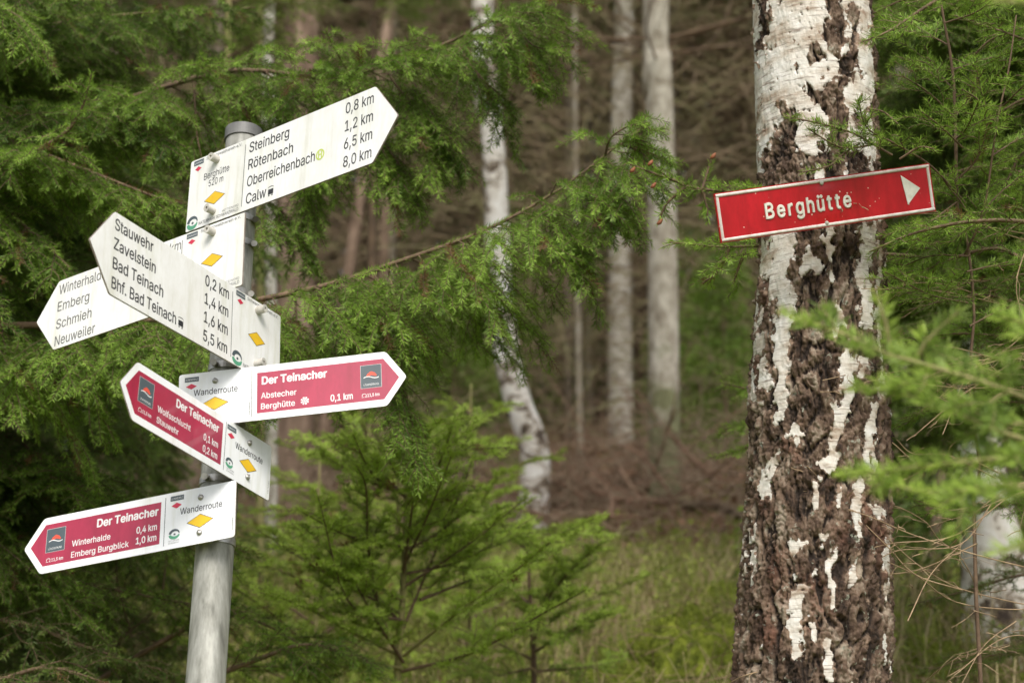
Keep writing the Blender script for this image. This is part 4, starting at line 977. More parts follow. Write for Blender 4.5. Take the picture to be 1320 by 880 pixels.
for k in range(60):
    d = rng.uniform(12.5, 30); x = rng.uniform(-.36, .36)*d; ip = 660+x/d*FP; c = np.array([x, d*.97])
    if d < 26 and 865 < ip < 985: continue
    if d < 20 and (505 < ip < 625 or 760 < ip < 900 or 630 < ip < 700): continue
    z0 = float(gz(*c)); r = rng.uniform(.022, .05); ln_ = rng.normal(0, .06, 2)
    pts = [(c[0], c[1], z0), (c[0]+ln_[0]*3, c[1]+ln_[1]*3, z0+3), (c[0]+ln_[0]*6, c[1]+ln_[1]*6, z0+6)]
    forest_tree('young_tree', 'tree', 'thin bare out of focus pole of a young tree deep in the forest', pts, [r*1.2, r, r*.8], ('barkdim', 'barkgrey', 'barkbrown')[k % 3], group='distant thin young trees', seed=601+3*k, dead=5, dz=(.8, 6), dsc=.5, height=9)
# young spruces in the middle distance
yl = [((585, 480), 15, 2, 1.1), ((650, 500), 19, 2, 1.5), ((715, 430), 24, 1, 1.3), ((905, 560), 17, 2, 1.2), ((935, 520), 14, 2, 1.0), ((110, 560), 8.2, 2, 1.0), ((15, 640), 7.4, 1, 1.0), ((560, 430), 24, 1, 1.3), ((1130, 700), 7.8, 2, 1.0), ((1300, 640), 7.0, 1, 1.0)]
for k, ((x, y), d, v, s) in enumerate(yl):
    p = at(x, y, d); z0 = float(gz(p[0], p[1]))
    T = empty('young_spruce', (p[0], p[1], z0), 'blurred bushy young spruce standing on the slope between the trunks', 'young spruce', 'young spruces on the slope')
    hh = (2.6, 3.4, 1.7)[v]
    c = link('crown', YOUNG[v], T); c.scale = (s, s, s); c.location = (0, 0, .1); c.rotation_euler = (0, 0, k*1.3)
    V, F = trunk_tube([(0, 0, -.1), (0, 0, hh*s*.5), (0, 0, hh*s)], [.035*s, .02*s, .005], k, 8, 12); link('trunk', npmesh('trunk', V, [F], M['wood'], True), T)
# far-off wood and brush: nobody could count it
g = np.random.default_rng(9); n = 300000
d = g.uniform(26, 75, n)**1.0; x = g.uniform(-.55, .55, n)*d; zz = gz(x, d)+g.uniform(0, 1, n)**.9*24
cl = noise(np.stack([x*.35, d*.2, zz*.45], 1), 5); keep = cl > -.50; x, d, zz = x[keep], d[keep], zz[keep]; n = len(x)
c = np.stack([x, d, zz], 1); dd = unit(g.normal(size=(n, 3))*[1, 1, .5]); s = unit(np.cross(dd, g.normal(size=(n, 3)))); l = g.uniform(.2, .6, n)[:, None]
V = np.stack([c, c+dd*l*.5+s*l*.2, c+dd*l, c+dd*l*.5-s*l*.2], 1).reshape(-1, 3)
M['farwood'] = leaf_mat('far wood', (.10, .075, .045), (.27, .22, .13), .15, .8)
tag(link('far_wood', npmesh('far_wood', V, [np.arange(n*4).reshape(n, 4)], M['farwood'], False, None, {'tint': g.uniform(0, 1, n)})), 'dim wood closing the view far behind the trunks', 'wood', kind='stuff')
def twigs_stuff(name, label, cat, n, xf, d0, d1, h0, h1, l0, l1_, r, mat, seed):
    g = np.random.default_rng(seed); d = g.uniform(d0, d1, n); x = g.uniform(-.42, .42, n)*d if xf is None else g.uniform(*xf, n)*d
    z = gz(x, d)+g.uniform(h0, h1, n); az = g.uniform(0, 6.283, n); el = g.normal(.1, .5, n); L = g.uniform(l0, l1_, n)
    v = np.stack([np.cos(az)*np.cos(el), np.sin(az)*np.cos(el), np.sin(el)], 1)*L[:, None]; p = np.stack([x, d, z], 1)
    t = np.linspace(0, 1, 5); Q = p[:, None]+v[:, None]*t[None, :, None]; Q[:, :, 2] -= .3*L[:, None]*t**2; Q += g.normal(0, .035, Q.shape)*L[:, None, None]
    V, F = tubes(Q, (r*g.uniform(.4, 1.4, n))[:, None]*np.linspace(1, .35, 5)[None], 3)
    tag(link(name, npmesh(name, V, [F], M[mat], True)), label, cat, kind='stuff')
M['brushtan'] = noisy_mat('tan dead twigs', [(.3, (.20, .14, .085)), (.45, (.34, .26, .16)), (.6, (.27, .27, .12))], 2, .9)
M['brush'] = noisy_mat('brown brush', [(.3, (.17, .12, .08)), (.7, (.40, .30, .20))], 3, .9)
twigs_stuff('brushwood', 'tangle of dead brown branches filling the forest behind', 'brushwood', 22000, None, 15, 38, .1, 10, .5, 2.2, .010, 'brush', 31)
twigs_stuff('brushwood', 'low brown twigs and bracken on the slope between the trunks', 'brushwood', 5000, (-.35, .35), 8.5, 16, .0, .5, .2, .8, .004, 'brush', 32)
twigs_stuff('dead_twigs', 'fine tan dead twigs hanging between the trunks behind', 'dead twigs', 24000, None, 12.8, 22, .5, 6.5, .3, 1.4, .0042, 'brushtan', 34)
twigs_stuff('bilberry_twigs', 'fine upright green brown stems in the undergrowth', 'undergrowth', 2600, (-.3, .4), 4.2, 8.5, .0, .22, .10, .32, .0018, 'deadtwig', 33)

# ---------------------------------------------------------------- spruces beside the signpost (left)
LT = empty('spruce_tree', (-1.85, 4.1, float(gz(-1.85, 4.1))-.1), 'large dark green spruce reaching in from the left behind the signpost', 'tree')
V, F = trunk_tube([(0, 0, 0), (.02, 0, 3), (0, 0, 7)], [.12, .10, .07], 5, 16, 30); link('trunk', npmesh('trunk', V, [F], M['barkbrown'], True), LT)
lc = link('crown', CROWN[1], LT); lc.location = (0, 0, 6.2); lc.scale = (.8, .8, .7)
hero = dict(root=(-1.85, 4.1), l1=.34, l2=.13, s1=.021, s2=.015, dens=900, ln=.0165, wd=.0017, l3=.0, droop=.35, droop2=.3, lift=-.25)
# bough rising behind the top board to the upper middle
make_bough(LT, px((-330, 150, 4.0), (-120, 165, 3.9), (80, 150, 3.8), (290, 92, 3.7), (430, 100, 3.65), (560, 62, 3.6), (650, 20, 3.6), (720, -8, 3.6)), seed=1, bare=.2, **{**hero, 'l1': .27, 'prof': lambda u: (1-u)**.3*.9+.15, 'tint0': .36})
# bough passing behind the arrow boards and rising to the right
make_bough(LT, px((-330, 400, 3.8), (-60, 416, 3.6), (50, 419, 3.5), (200, 412, 3.45), (335, 386, 3.4), (430, 365, 3.4), (520, 335, 3.4), (625, 297, 3.4), (720, 245, 3.4), (800, 185, 3.4), (838, 158, 3.4)), seed=2, wmat='palewood2' if 'palewood2' in M else 'wood',
           **{**hero, 'l1': .23, 'bare': .22, 'r0': .009, 'lift': -.45, 'prof': lambda u: np.clip(1.1-np.abs(u-.62)*.9, .3, 1)*(1-u**12)*.95+.12, 'droop': .6, 'ang': 55, 'tint0': .38})
make_bough(LT, px((-250, 250, 4.0), (-40, 165, 3.7), (60, 148, 3.6), (150, 150, 3.6), (240, 190, 3.55)), seed=3, **{**hero, 'l1': .26, 'bare': .3})
# bright sprays near the left edge
make_bough(LT, px((-200, 320, 3.8), (-20, 230, 3.5), (75, 178, 3.4), (105, 140, 3.38), (118, 95, 3.36)), seed=4, **{**hero, 'l1': .16, 'tint0': .3, 'droop': .1})
make_bough(LT, px((-260, 130, 3.8), (-60, 160, 3.6), (60, 200, 3.5), (190, 250, 3.45), (235, 262, 3.4)), seed=5, **{**hero, 'l1': .22, 'tint0': .3})
make_bough(LT, px((-260, 300, 3.9), (-40, 250, 3.6), (30, 290, 3.5), (90, 345, 3.4)), seed=6, **{**hero, 'l1': .24, 'tint0': .28})
make_bough(LT, px((-240, -60, 3.9), (-60, -20, 3.6), (20, 20, 3.5), (60, 70, 3.45)), seed=7, **{**hero, 'l1': .2, 'tint0': .35})
make_bough(LT, px((-260, 60, 4.3), (0, 40, 4.1), (150, 20, 4.0), (330, 10, 4.0)), seed=8, **{**hero, 'l1': .30, 'tint0': .15})
# hanging sprays under the upper bough, right of the top board
for k, (a, b, c) in enumerate((((440, 105), (480, 170), (520, 240)), ((520, 85), (560, 150), (600, 210)), ((590, 60), (620, 100), (660, 135)), ((350, 100), (390, 220), (400, 300)), ((470, 150), (520, 220), (540, 260)), ((250, 110), (255, 180), (270, 240)), ((330, 250), (370, 280), (400, 330)))):
    make_bough(LT, px((*a, 3.66), (*b, 3.60), (*c, 3.58)), seed=20+k, **{**hero, 'l1': .15, 'l2': .07, 'r0': .003, 'bare': .05, 'root': None, 'tint0': .36, 'droop': .5})
for k, (a, b, c) in enumerate((((440, 365), (455, 430), (470, 500)), ((500, 345), (510, 390), (520, 440)), ((380, 375), (385, 440), (395, 480)), ((700, 262), (730, 300), (760, 330)), ((500, 430), (525, 520), (540, 590)))):
    make_bough(LT, px((*a, 3.42), (*b, 3.38), (*c, 3.36)), seed=40+k, **{**hero, 'l1': .15, 'l2': .07, 'r0': .003, 'bare': .05, 'root': None, 'tint0': .38, 'droop': .5})
g = np.random.default_rng(50)
def fill(T, ax, ay, zr, n, azr, elr, tmpl, scr, seed, off=.1, roll=.3):
    g = np.random.default_rng(seed)
    for k in range(n):
        z = g.uniform(*zr); az = g.uniform(*azr); el = g.uniform(*elr)
        place(tmpl[g.integers(len(tmpl))], T, (ax+off*math.cos(az), ay+off*math.sin(az), z), rotmat(az, el, g.normal(0, roll), g.uniform(*scr)))
fill(LT, -1.85, 4.1, (.9, 2.1), 18, (-.9, 1.2), (-.25, .15), MED, (.55, .85), 51)
fill(LT, -1.85, 4.1, (2.0, 3.6), 24, (-.9, 1.2), (-.3, .1), MED, (.6, .95), 52)
LT2 = empty('spruce_tree', (-2.6, 6.0, float(gz(-2.6, 6.0))-.1), 'second dark spruce standing further back at the left edge', 'tree')
V, F = trunk_tube([(0, 0, 0), (.02, 0, 3), (0, 0, 8)], [.13, .11, .07], 6, 16, 30); link('trunk', npmesh('trunk', V, [F], M['barkbrown'], True), LT2)
lc = link('crown', CROWN[0], LT2); lc.location = (0, 0, 6.4); lc.scale = (.8, .8, .8)
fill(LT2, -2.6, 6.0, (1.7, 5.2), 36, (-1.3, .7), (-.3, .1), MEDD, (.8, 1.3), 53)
# light green young tree top left behind
p = at(290, 60, 6.2)
LY = empty('young_beech_like_spruce' if False else 'young_spruce', (p[0], p[1], float(gz(p[0], p[1]))), 'bright light green blurred spruce above the top white board', 'young spruce')
V, F = trunk_tube([(0, 0, -.1), (.02, 0, 1), (0, 0, p[2]-LY.location.z+.9)], [.03, .025, .006], 8, 8, 20); link('trunk', npmesh('trunk', V, [F], M['palewood'], True), LY)
FARB = []
for t in FAR:
    b_ = t[1].copy(); b_.materials[0] = M['fir']; FARB.append([t[0], b_])
fill(LY, p[0], p[1], (p[2]-.35, p[2]+.7), 16, (0, 6.28), (-.1, .3), FARB, (.25, .5), 55, .01)

p = at(480, 15, 8.0)
LY2 = empty('young_spruce', (p[0], p[1], float(gz(p[0], p[1]))), 'light green spruce top blurred at the upper edge right of the top board', 'young spruce')
V, F = trunk_tube([(0, 0, -.1), (.02, 0, 1), (0, 0, p[2]-LY2.location.z+.9)], [.03, .025, .006], 9, 8, 20); link('trunk', npmesh('trunk', V, [F], M['deadbrown'], True), LY2)
fill(LY2, p[0], p[1], (p[2]-.22, p[2]+.8), 18, (0, 6.28), (-.1, .3), FARB, (.25, .5), 58, .01)
# extra hanging sprays of the left spruce
for k, (a, b, c) in enumerate((((400, 110), (420, 180), (425, 250)), ((500, 95), (545, 160), (560, 235)), ((620, 45), (660, 60), (700, 95)), ((450, 95), (430, 60), (420, 40)), ((300, 105), (320, 150), (330, 190)), ((660, 25), (690, 60), (735, 60)), ((760, 215), (790, 250), (800, 290)), ((800, 185), (830, 200), (850, 230)), ((780, 200), (790, 175), (835, 150)))):
    dd0 = 3.62 if c[1] < 260 and a[0] < 700 and k < 7 else 3.40
    make_bough(LT, px((*a, dd0), (*b, dd0-.05), (*c, dd0-.08)), seed=640+k, **{**hero, 'l1': .13, 'l2': .06, 'r0': .0025, 'bare': .02, 'root': None, 'tint0': .40, 'droop': .4})

# ---------------------------------------------------------------- young fir in the middle
fd = 4.2
b = at(512, 885, fd); gb = float(gz(b[0], b[1]))
FT = empty('young_fir', (b[0], b[1], gb), 'young bright green fir with upswept branches right of the signpost', 'young fir')
def stem_px(parent, pts, r, mat, name='trunk'):
    P = np.array(pts)-np.array(parent.location); T = MB(); T.tube(smooth_path(P, 24), np.interp(np.linspace(0, 1, 24), np.linspace(0, 1, len(r)), r), 8); return T.build(name, M[mat], parent, True)
b2 = b.copy(); b2[2] = gb-.05
stem_px(FT, [b2]+px((512, 880, fd), (518, 790, fd), (522, 700, fd), (525, 620, fd), (527, 580, fd)), [.010, .009, .008, .007, .0055, .004], 'palewood')
stem_px(FT, px((513, 705, fd+.1), (514, 640, fd+.1), (515, 580, fd+.1), (516, 525, fd+.1)), [.006, .006, .005, .003], 'palewood', 'side_stem')
firk = dict(l1=.16, l2=.06, s1=.042, s2=.030, dens=1050, ln=.018, wd=.0026, flat=.8, fwd=65, droop=.05, droop2=.05, r0=.0045, bare=.1, tint0=.75, tip=.4, mat='fir', ang=45, lift=.05)
fb_ = [((520, 845), (600, 781), (672, 729), (700, 705)), ((520, 809), (559, 716), (594, 634), (610, 590)), ((520, 775), (464, 742), (420, 722), (365, 703)), ((516, 845), (447, 811), (390, 780), (335, 763)),
       ((490, 796), (475, 707), (472, 630), (460, 600)), ((542, 773), (600, 750), (655, 735), (700, 715)), ((500, 630), (447, 593), (391, 562)), ((516, 582), (464, 563), (440, 555)), ((529, 590), (600, 580), (658, 576)),
       ((535, 585), (590, 560), (641, 533)), ((524, 640), (480, 610), (455, 560)), ((524, 650), (560, 610), (585, 545)), ((522, 700), (590, 680), (650, 650)), ((522, 705), (450, 690), (390, 660)), ((520, 740), (600, 720), (690, 665)),
       ((518, 860), (430, 850), (350, 820)), ((518, 865), (610, 840), (700, 790), (755, 760)), ((520, 800), (450, 775), (410, 640)), ((524, 620), (550, 560), (570, 540))]
for k, q in enumerate(fb_):
    gk = np.random.default_rng(k+900); e = gk.uniform(-.55, .35)
    P = [at(x, y, fd+e*t) for (x, y), t in zip(q, np.linspace(0, 1, len(q)))]
    make_bough(FT, P, seed=300+k, wmat='palewood' if k % 3 == 0 else 'wood', up=(0, -.5, 1), **firk)
gk = np.random.default_rng(888)
for k in range(14):
    y0 = gk.uniform(600, 880); q0 = at(520, y0, fd); az = gk.uniform(0, 6.283); L_ = gk.uniform(.22, .42)*(y0-480)/330
    dd_ = np.array([math.cos(az), math.sin(az), .55+gk.uniform(-.2, .3)])
    make_bough(FT, [q0, q0+dd_*L_*.5, q0+dd_*L_+[0, 0, .02]], seed=320+k, up=(0, 0, 1), **{**firk, 'up': (0, 0, 1)} if False else {**firk})
# second fir cluster to the right of it
FT2 = empty('young_fir', (0, 4.9, 0), 'low yellow green fir spreading at the bottom middle beside the mossy slope', 'young fir')
b = at(690, 880, 4.9); FT2.location = (b[0], b[1], float(gz(b[0], b[1])))
b2 = b.copy(); b2[2] = FT2.location.z-.05
stem_px(FT2, [b2]+px((688, 850, 4.9), (684, 780, 4.9), (680, 700, 4.9)), [.009, .008, .006, .003], 'wood')
for k, q in enumerate([((686, 800), (730, 740), (775, 700)), ((684, 780), (640, 740), (600, 720)), ((682, 720), (720, 690), (765, 668)), ((688, 840), (740, 810), (790, 790)), ((688, 850), (620, 820), (560, 800)), ((681, 710), (650, 680), (640, 650)), ((688, 830), (700, 780), (720, 720)), ((688, 860), (640, 870), (590, 870)), ((688, 865), (750, 860), (800, 850))]):
    gk = np.random.default_rng(k+950); e = gk.uniform(-.7, .5)
    P = [at(x, y, 4.9+e*t) for (x, y), t in zip(q, np.linspace(0, 1, len(q)))]
    make_bough(FT2, P, seed=340+k, up=(0, -.5, 1), **{**firk, 'tint0': .55, 'l1': .17, 's1': .035})
# more young firs making the thicket right of the post
for n_, (bx, by, dd_, hh_, lab) in enumerate(((405, 900, 5.0, .95, 'young fir close behind the post, part of the thicket right of it'), (605, 900, 5.6, 1.05, 'young fir between the tall one and the curved birch'), (470, 900, 6.3, 1.2, 'young fir furthest back in the thicket'))):
    c = at(bx, by, dd_); FX = empty('young_fir', (c[0], c[1], float(gz(c[0], c[1]))), lab, 'young fir')
    stem_px(FX, [np.array([c[0], c[1], FX.location.z+z]) for z in (-.05, hh_*.5, hh_)], [.010, .007, .002], 'palewood')
    gk = np.random.default_rng(970+n_)
    for k in range(20):
        z0 = hh_*(.12+.82*k/20); az = k*2.4+gk.uniform(-.3, .3); L_ = (hh_-z0)*.62+.10
        q0 = np.array([c[0], c[1], FX.location.z+z0]); v = np.array([math.cos(az), math.sin(az), .35+gk.uniform(-.1, .25)])*L_
        make_bough(FX, [q0, q0+v*.5, q0+v-[0, 0, .03]], seed=700+30*n_+k, **{**firk, 's1': .05, 'l1': .14, 'wd': .0032, 'dens': 800})
# dark spruce boughs low at the left and in front of the slope
LT3 = empty('spruce_tree', (-1.5, 3.75, float(gz(-1.5, 3.75))-.1), 'low dark spruce at the lower left corner behind the post', 'tree')
V, F = trunk_tube([(0, 0, 0), (.02, 0, .8), (0, 0, 1.7)], [.04, .03, .008], 7, 12, 20); link('trunk', npmesh('trunk', V, [F], M['barkbrown'], True), LT3)
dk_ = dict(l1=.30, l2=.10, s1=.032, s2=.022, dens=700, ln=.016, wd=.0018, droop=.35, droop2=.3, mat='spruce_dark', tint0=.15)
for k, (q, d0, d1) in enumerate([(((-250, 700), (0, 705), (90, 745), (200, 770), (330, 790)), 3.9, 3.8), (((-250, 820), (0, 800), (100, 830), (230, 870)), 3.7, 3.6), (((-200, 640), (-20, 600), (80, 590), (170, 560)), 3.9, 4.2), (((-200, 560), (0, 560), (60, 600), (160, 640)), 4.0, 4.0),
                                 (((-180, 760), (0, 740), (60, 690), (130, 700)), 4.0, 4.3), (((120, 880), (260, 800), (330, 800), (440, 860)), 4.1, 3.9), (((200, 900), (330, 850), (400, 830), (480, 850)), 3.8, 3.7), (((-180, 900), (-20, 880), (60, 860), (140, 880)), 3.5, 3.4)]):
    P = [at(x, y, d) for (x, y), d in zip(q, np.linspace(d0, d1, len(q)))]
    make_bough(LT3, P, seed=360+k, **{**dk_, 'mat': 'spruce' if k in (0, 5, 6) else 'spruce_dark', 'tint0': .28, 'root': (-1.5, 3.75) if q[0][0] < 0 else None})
# bare dark twigs in the lower left
for k, q in enumerate([((95, 880), (130, 840), (165, 815), (250, 745)), ((60, 870), (55, 780), (60, 700), (70, 620)), ((210, 760), (215, 700), (208, 640)), ((110, 800), (115, 720), (105, 660)), ((170, 820), (150, 740), (160, 690)), ((20, 800), (90, 770), (200, 760))]):
    P = [at(x, y, 4.4) for x, y in q]
    make_bough(LT3, P, wmat='deadbrown', seed=380+k, name='bare_branch', l1=.18, l2=.05, s1=.05, s2=.05, dens=0, r0=.006 if k == 0 else .003, droop=.1)

# ---------------------------------------------------------------- spruces at the right
RT = empty('spruce_tree', (1.75, 4.3, float(gz(1.75, 4.3))-.1), 'dark green spruce filling the right edge behind the red sign', 'tree')
V, F = trunk_tube([(0, 0, 0), (.02, 0, 3), (0, 0, 8)], [.12, .10, .07], 15, 16, 30); link('trunk', npmesh('trunk', V, [F], M['barkbrown'], True), RT)
lc = link('crown', CROWN[1], RT); lc.location = (0, 0, 6.4); lc.scale = (.75, .75, .7)
fill(RT, 1.75, 4.3, (2.35, 3.8), 46, (2.0, 4.2), (-.25, .2), MED, (.42, .78), 57)
sk = dict(l1=.16, l2=.05, s1=.028, s2=.018, dens=950, ln=.0155, wd=.0013, droop=.12, droop2=.12, r0=.0035, bare=.12, tint0=.42, tip=.5)
# twigs left of the red sign
RL = empty('young_spruce', (.60, 3.42, float(gz(.60, 3.42))), 'young spruce behind the large birch, its tips showing left of the red sign', 'young spruce')
V, F = trunk_tube([(0, 0, -.05), (0, 0, 1.2), (0, 0, 2.0)], [.018, .012, .004], 16, 8, 20); link('trunk', npmesh('trunk', V, [F], M['wood'], True), RL)
for k, (q, kw) in enumerate([(((1180, 262), (1000, 252), (900, 243), (868, 232), (838, 212)), dict(l1=.085, bare=.3)), (((1180, 330), (1000, 318), (930, 318), (862, 312)), dict(l1=.11, bare=.3)), (((905, 244), (912, 222), (918, 205)), dict(l1=.045, bare=.0, l2=0)),
                              (((885, 240), (860, 262), (848, 288)), dict(l1=.035, bare=0, l2=0)), (((905, 245), (911, 265), (912, 285)), dict(l1=.03, bare=0, l2=0)), (((880, 236), (850, 226), (812, 212)), dict(l1=.03, bare=0, l2=0)), (((940, 320), (925, 350), (905, 365)), dict(l1=.07, bare=0)), (((960, 325), (950, 350), (945, 366)), dict(l1=.05, bare=0)),
                              (((1000, 500), (960, 500), (928, 492)), dict(l1=.08)), (((1010, 540), (960, 545), (925, 560)), dict(l1=.08)), (((1010, 575), (970, 575), (925, 590)), dict(l1=.07))]):
    P = [at(x, y, 3.05 if k < 8 else 4.0) for x, y in q]
    make_bough(RL, P, seed=400+k, **{**sk, **kw, 'tint0': .6, 'wd': .0016, 'dens': 1200})
for (x, y) in ((919, 202), (838, 211), (842, 240), (815, 220), (850, 287), (1066, 250)):
    g_ = MB(); c = np.array(at(x, y, 3.04)); g_.tube([c+[-.004, 0, -.003], c, c+[.003, 0, .004], c+[.005, 0, .007]], [.002, .004, .0032, .0008], 7)
    g_.build('bud', M['bud'], RL, True, M=np.array(Matrix.Translation(-RL.location)))
# sapling with twigs over the right end of the sign
RS2 = empty('young_spruce', (0, 0, 0), 'sparse young spruce with thin brown stems right of the red sign, in focus', 'young spruce')
c0 = at(1255, 700, 2.95); RS2.location = (c0[0], c0[1], float(gz(c0[0], c0[1])))
stem_px(RS2, [np.array([c0[0], c0[1], RS2.location.z-.05])]+px((1255, 700, 2.95), (1264, 610, 2.97), (1249, 500, 2.95), (1256, 400, 2.96), (1245, 300, 2.95), (1234, 270, 2.93), (1232, 180, 2.92), (1228, 90, 2.92), (1212, 0, 2.92), (1206, -60, 2.92)), [.005, .0035, .003, .0028, .0026, .0024, .0032, .003, .0025, .002, .0016], 'wood')
stem_px(RS2, px((1243, 330, 2.95), (1268, 270, 2.9), (1285, 160, 2.88), (1300, 90, 2.88), (1310, 20, 2.9)), [.0022, .002, .0018, .0015, .0011], 'wood', 'side_stem')
tw = [((1232, 152), (1195, 118), (1162, 97)), ((1240, 190), (1215, 165), (1185, 142)), ((1232, 120), (1200, 85), (1170, 76)), ((1262, 300), (1240, 262), (1222, 240), (1212, 225)), ((1228, 90), (1260, 80), (1290, 70)), ((1290, 140), (1310, 120), (1335, 95)),
      ((1280, 200), (1310, 180), (1335, 160)), ((1268, 270), (1300, 240), (1335, 225)), ((1245, 300), (1210, 300), (1175, 310)), ((1250, 330), (1200, 330), (1160, 345)), ((1232, 150), (1255, 120), (1262, 90)), ((1236, 230), (1262, 200), (1275, 150)),
      ((1225, 60), (1190, 40), (1160, 20)), ((1218, 30), (1260, 15), (1290, -10)), ((1246, 350), (1290, 340), (1335, 330)), ((1248, 390), (1200, 380), (1140, 350)), ((1250, 420), (1290, 400), (1335, 390)), ((1285, 160), (1262, 130), (1240, 115)), ((1232, 180), (1246, 165), (1262, 130)), ((1234, 260), (1200, 285), (1172, 300))]
for k, q in enumerate(tw):
    gk = np.random.default_rng(k+70); e = gk.uniform(-.22, .18)
    if k in (8, 19): e = -.16
    P = [at(x, y, 2.92+e*t) for (x, y), t in zip(q, np.linspace(0, 1, len(q)))]
    make_bough(RS2, P, seed=430+k, **{**sk, 'l1': .10, 'l2': .035, 's1': .026, 'r0': .0017, 'tint0': .45, 'dens': 1000, 'bare': .08, 'ang': 42})
# bough hanging in from the top right, over the birch
RT2 = empty('spruce_tree', (1.35, 2.9, .5), 'tall spruce outside the right edge whose boughs hang over the birch', 'tree')
RT2.location.z = float(gz(1.35, 2.9))-.1
V, F = trunk_tube([(0, 0, 0), (.02, 0, 3), (0, 0, 8)], [.10, .09, .05], 25, 16, 30); link('trunk', npmesh('trunk', V, [F], M['barkbrown'], True), RT2)
for k, (q, d0, d1, kw) in enumerate([(((1560, -160), (1330, -70), (1200, 5), (1150, 38), (1110, 55)), 2.95, 2.75, dict(l1=.13, tint0=.35)), (((1560, 60), (1400, 30), (1290, 45), (1240, 90)), 3.1, 3.2, dict(l1=.15)), (((1560, 140), (1400, 90), (1330, 55), (1230, 20)), 2.9, 3.1, dict(l1=.16)),
                                     (((1560, 330), (1350, 290), (1260, 285), (1180, 300), (1120, 325)), 2.7, 2.75, dict(l1=.11, tint0=.4)), (((1560, 380), (1350, 345), (1280, 320), (1190, 350), (1150, 385)), 2.95, 3.05, dict(l1=.14)),
                                     (((1500, 200), (1340, 190), (1300, 230), (1270, 300)), 3.1, 3.1, dict(l1=.14)), (((1500, 440), (1340, 400), (1260, 380), (1170, 400)), 3.2, 3.3, dict(l1=.16, mat='spruce_dark')), (((1500, 520), (1340, 500), (1260, 480), (1170, 470)), 3.4, 3.5, dict(l1=.18, mat='spruce_dark')),
                                     (((1500, 620), (1340, 590), (1260, 600), (1160, 600)), 3.6, 3.7, dict(l1=.18, mat='spruce_dark')), (((1400, -60), (1260, -10), (1180, -5), (1100, 30)), 3.3, 3.3, dict(l1=.15)), (((1500, 770), (1340, 740), (1250, 760), (1170, 780)), 3.8, 3.9, dict(l1=.2, mat='spruce_dark')), (((1500, 860), (1340, 840), (1250, 850), (1180, 870)), 3.7, 3.8, dict(l1=.2, mat='spruce_dark'))]):
    P = [at(x, y, d) for (x, y), d in zip(q, np.linspace(d0, d1, len(q)))]
    make_bough(RT2, P, seed=460+k, **{**sk, 'root': (1.35, 2.9), 'bare': .25, 'r0': .005, 'l2': .045, **kw})
for k, (q, d0, d1) in enumerate([(((1480, 330), (1340, 350), (1240, 365), (1160, 350)), 3.35, 3.3), (((1480, 470), (1340, 440), (1230, 430), (1150, 445)), 3.4, 3.35), (((1480, 540), (1340, 520), (1240, 520), (1160, 540)), 3.5, 3.4), (((1480, 250), (1350, 230), (1260, 215), (1160, 250)), 3.4, 3.4), (((1480, 130), (1350, 120), (1280, 150), (1215, 190)), 3.4, 3.45), (((1480, 640), (1340, 640), (1250, 660), (1165, 640)), 3.6, 3.5)]):
    P = [at(x, y, d) for (x, y), d in zip(q, np.linspace(d0, d1, len(q)))]
    make_bough(RT2, P, seed=490+k, **{**sk, 'root': (1.35, 2.9), 'bare': .2, 'l1': .17, 'l2': .06, 'tint0': .35})
# small sprig in front of the birch just above the sign
for k, (q, kw) in enumerate([(((1245, 262), (1200, 214), (1155, 186), (1118, 165), (1106, 128)), dict(l1=.07, bare=.35)), (((1150, 200), (1100, 172), (1060, 160), (1012, 150)), dict(l1=.035, bare=.0)), (((1135, 185), (1085, 190), (1040, 165)), dict(l1=.03, bare=0)), (((1108, 185), (1085, 200), (1068, 214), (1035, 222)), dict(l1=.012, l2=0, bare=0)), (((1120, 140), (1140, 145), (1158, 160)), dict(l1=.03, bare=0, l2=0)), (((1160, 205), (1185, 190), (1205, 192)), dict(l1=.03, bare=0, l2=0))]):
    P = [at(x, y, 2.92-.14*t) for (x, y), t in zip(q, np.linspace(0 if k == 0 else .7, 1, len(q)))]
    make_bough(RS2, P, seed=480+k, **{**sk, 'r0': .002, 's1': .02, 'l2': .025, 'tint0': .42, 'ang': 40, **kw})
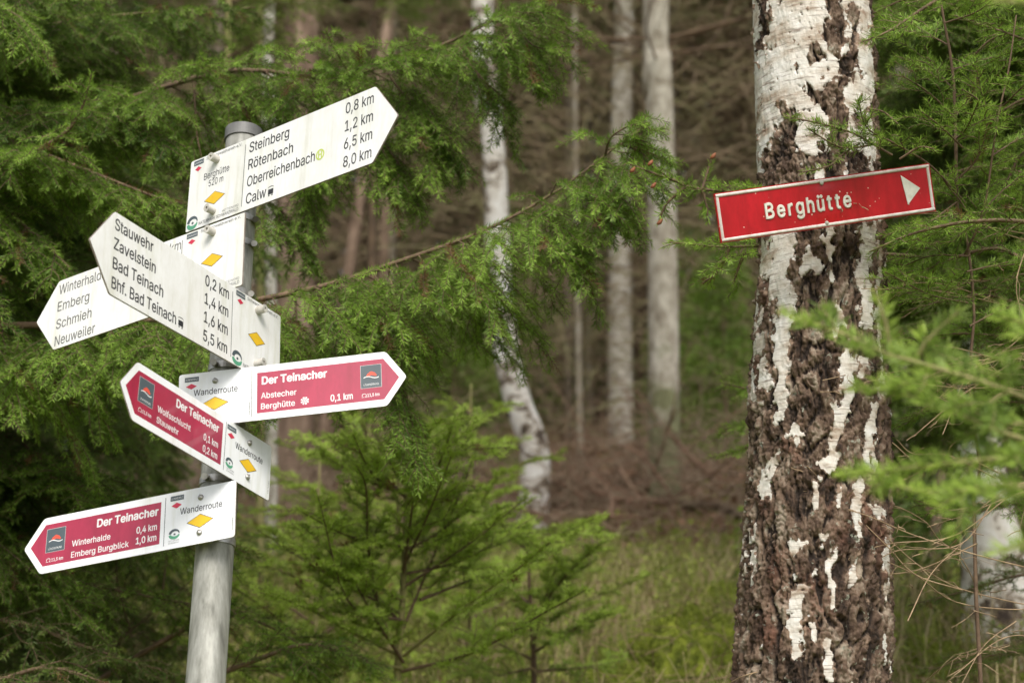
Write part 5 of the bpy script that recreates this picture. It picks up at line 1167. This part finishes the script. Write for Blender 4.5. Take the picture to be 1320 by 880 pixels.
# blurred fir boughs close to the camera at the right
NF = empty('fir_tree', (.95, 1.35, .0), 'near blurred fir with bright green boughs entering from the right', 'fir tree')
NF.location.z = float(gz(.95, 1.35))-.05
V, F = trunk_tube([(0, 0, 0), (.0, 0, 1.2), (0, 0, 3.2)], [.05, .04, .02], 35, 12, 20); link('trunk', npmesh('trunk', V, [F], M['barkbrown'], True), NF)
nk = dict(l1=.10, l2=0.03, s1=.034, s2=.022, dens=1250, ln=.021, wd=.0022, flat=.75, fwd=62, droop=.02, droop2=.02, r0=.0032, bare=.3, tint0=.36, tip=.5, mat='fir', ang=48, lift=.0, up=(0, -.75, 1))
for k, (q, d0, d1, kw) in enumerate([(((1800, 620), (1420, 545), (1290, 500), (1175, 465), (1145, 457), (1075, 425), (1012, 405)), 1.42, 1.55, dict(bare=.45)), (((1148, 458), (1142, 420), (1130, 380)), 1.53, 1.53, dict(l1=.02, l2=0, bare=0)), (((1178, 466), (1200, 435), (1235, 402)), 1.52, 1.5, dict(l1=.02, l2=0, bare=0)),
                                     (((1800, 600), (1420, 590), (1300, 590), (1180, 602), (1085, 612)), 1.38, 1.48, dict(bare=.4, l1=.07)), (((1420, 590), (1300, 560), (1190, 515), (1105, 498)), 1.4, 1.5, dict(bare=.2, l1=.05)), (((1420, 640), (1300, 625), (1210, 635), (1150, 625)), 1.36, 1.45, dict(l1=.06, bare=.2)), (((1420, 430), (1340, 420), (1285, 408)), 1.45, 1.5, dict(l1=.05, bare=.1)),
                                     (((1420, 690), (1350, 695), (1285, 712)), 1.3, 1.35, dict(l1=.03, l2=0, bare=.1)), (((1420, -10), (1360, 5), (1280, 2)), 1.3, 1.35, dict(l1=.03, l2=0, bare=.1)), (((1420, 530), (1320, 545), (1240, 560)), 1.42, 1.46, dict(l1=.05, bare=.1))]):
    P = [at(x, y, d+.2) for (x, y), d in zip(q, np.linspace(d0, d1, len(q)))]
    make_bough(NF, P, seed=500+k, wmat='palewood', **{**nk, **kw, 'root': None if k in (1, 2) else (.95, 1.35)})
# dry twigs trailing across the lower right
DT = empty('dead_shrub', (1.0, 3.1, float(gz(1.0, 3.1))), 'tangle of thin dry bare twigs across the lower right beside the birch', 'dead shrub')
tg = [((1380, 790), (1290, 772), (1230, 755), (1180, 725), (1140, 690), (1105, 665), (1050, 620)), ((1340, 735), (1260, 715), (1180, 690), (1120, 665), (1085, 655)), ((1265, 770), (1240, 720), (1210, 695), (1190, 670), (1140, 650), (1120, 690), (1118, 720)), ((1380, 560), (1280, 540), (1180, 500), (1120, 480), (1060, 490)),
      ((1380, 460), (1320, 455), (1260, 470), (1210, 455)), ((1380, 490), (1310, 470), (1240, 450), (1205, 445)), ((1380, 420), (1300, 395), (1210, 375), (1110, 372)), ((1310, 800), (1270, 830), (1240, 880)), ((1380, 830), (1300, 820), (1230, 870)), ((1290, 610), (1240, 590), (1190, 600), (1150, 570)), ((1380, 520), (1300, 500), (1240, 500), (1130, 490), (1110, 500)),
      ((1260, 700), (1180, 735), (1100, 740), (1040, 735), (1000, 745)), ((1300, 640), (1230, 690), (1150, 700), (1090, 715)), ((1240, 760), (1180, 740), (1140, 700), (1060, 620), (1040, 600)), ((1380, 360), (1310, 440), (1250, 480), (1215, 560)), ((1330, 300), (1310, 370), (1330, 440)), ((1190, 880), (1230, 850), (1300, 830)), ((1400, 400), (1300, 470), (1240, 510), (1180, 560)), ((1400, 640), (1330, 620), (1270, 650), (1230, 700)),
      ((1380, 470), (1290, 462), (1230, 472), (1190, 488)), ((1380, 480), (1300, 482), (1250, 468), (1215, 470)), ((1380, 440), (1310, 462), (1260, 458), (1200, 470)), ((1170, 800), (1200, 740), (1240, 700)), ((1000, 860), (960, 870), (940, 880)), ((1400, 330), (1290, 300), (1250, 280), (1130, 265), (1100, 262))]
for k, q in enumerate(tg):
    gk = np.random.default_rng(k+7); e = gk.uniform(-.15, .35)
    P = [at(x, y, 2.83+e*(1-t)+.02*gk.normal()) for (x, y), t in zip(q, np.linspace(0, 1, len(q)))]
    for rep in range(2 if k % 3 == 0 else 1):
      if rep: P = [p_+gk.normal(0, .018, 3) for p_ in P]
      make_bough(DT, P, wmat='deadtwig', seed=540+k+60*rep, name='twig', l1=.13, l2=.03, s1=.06, s2=.05, dens=0, r0=.0012, droop=.5, lift=.3, sides=4)
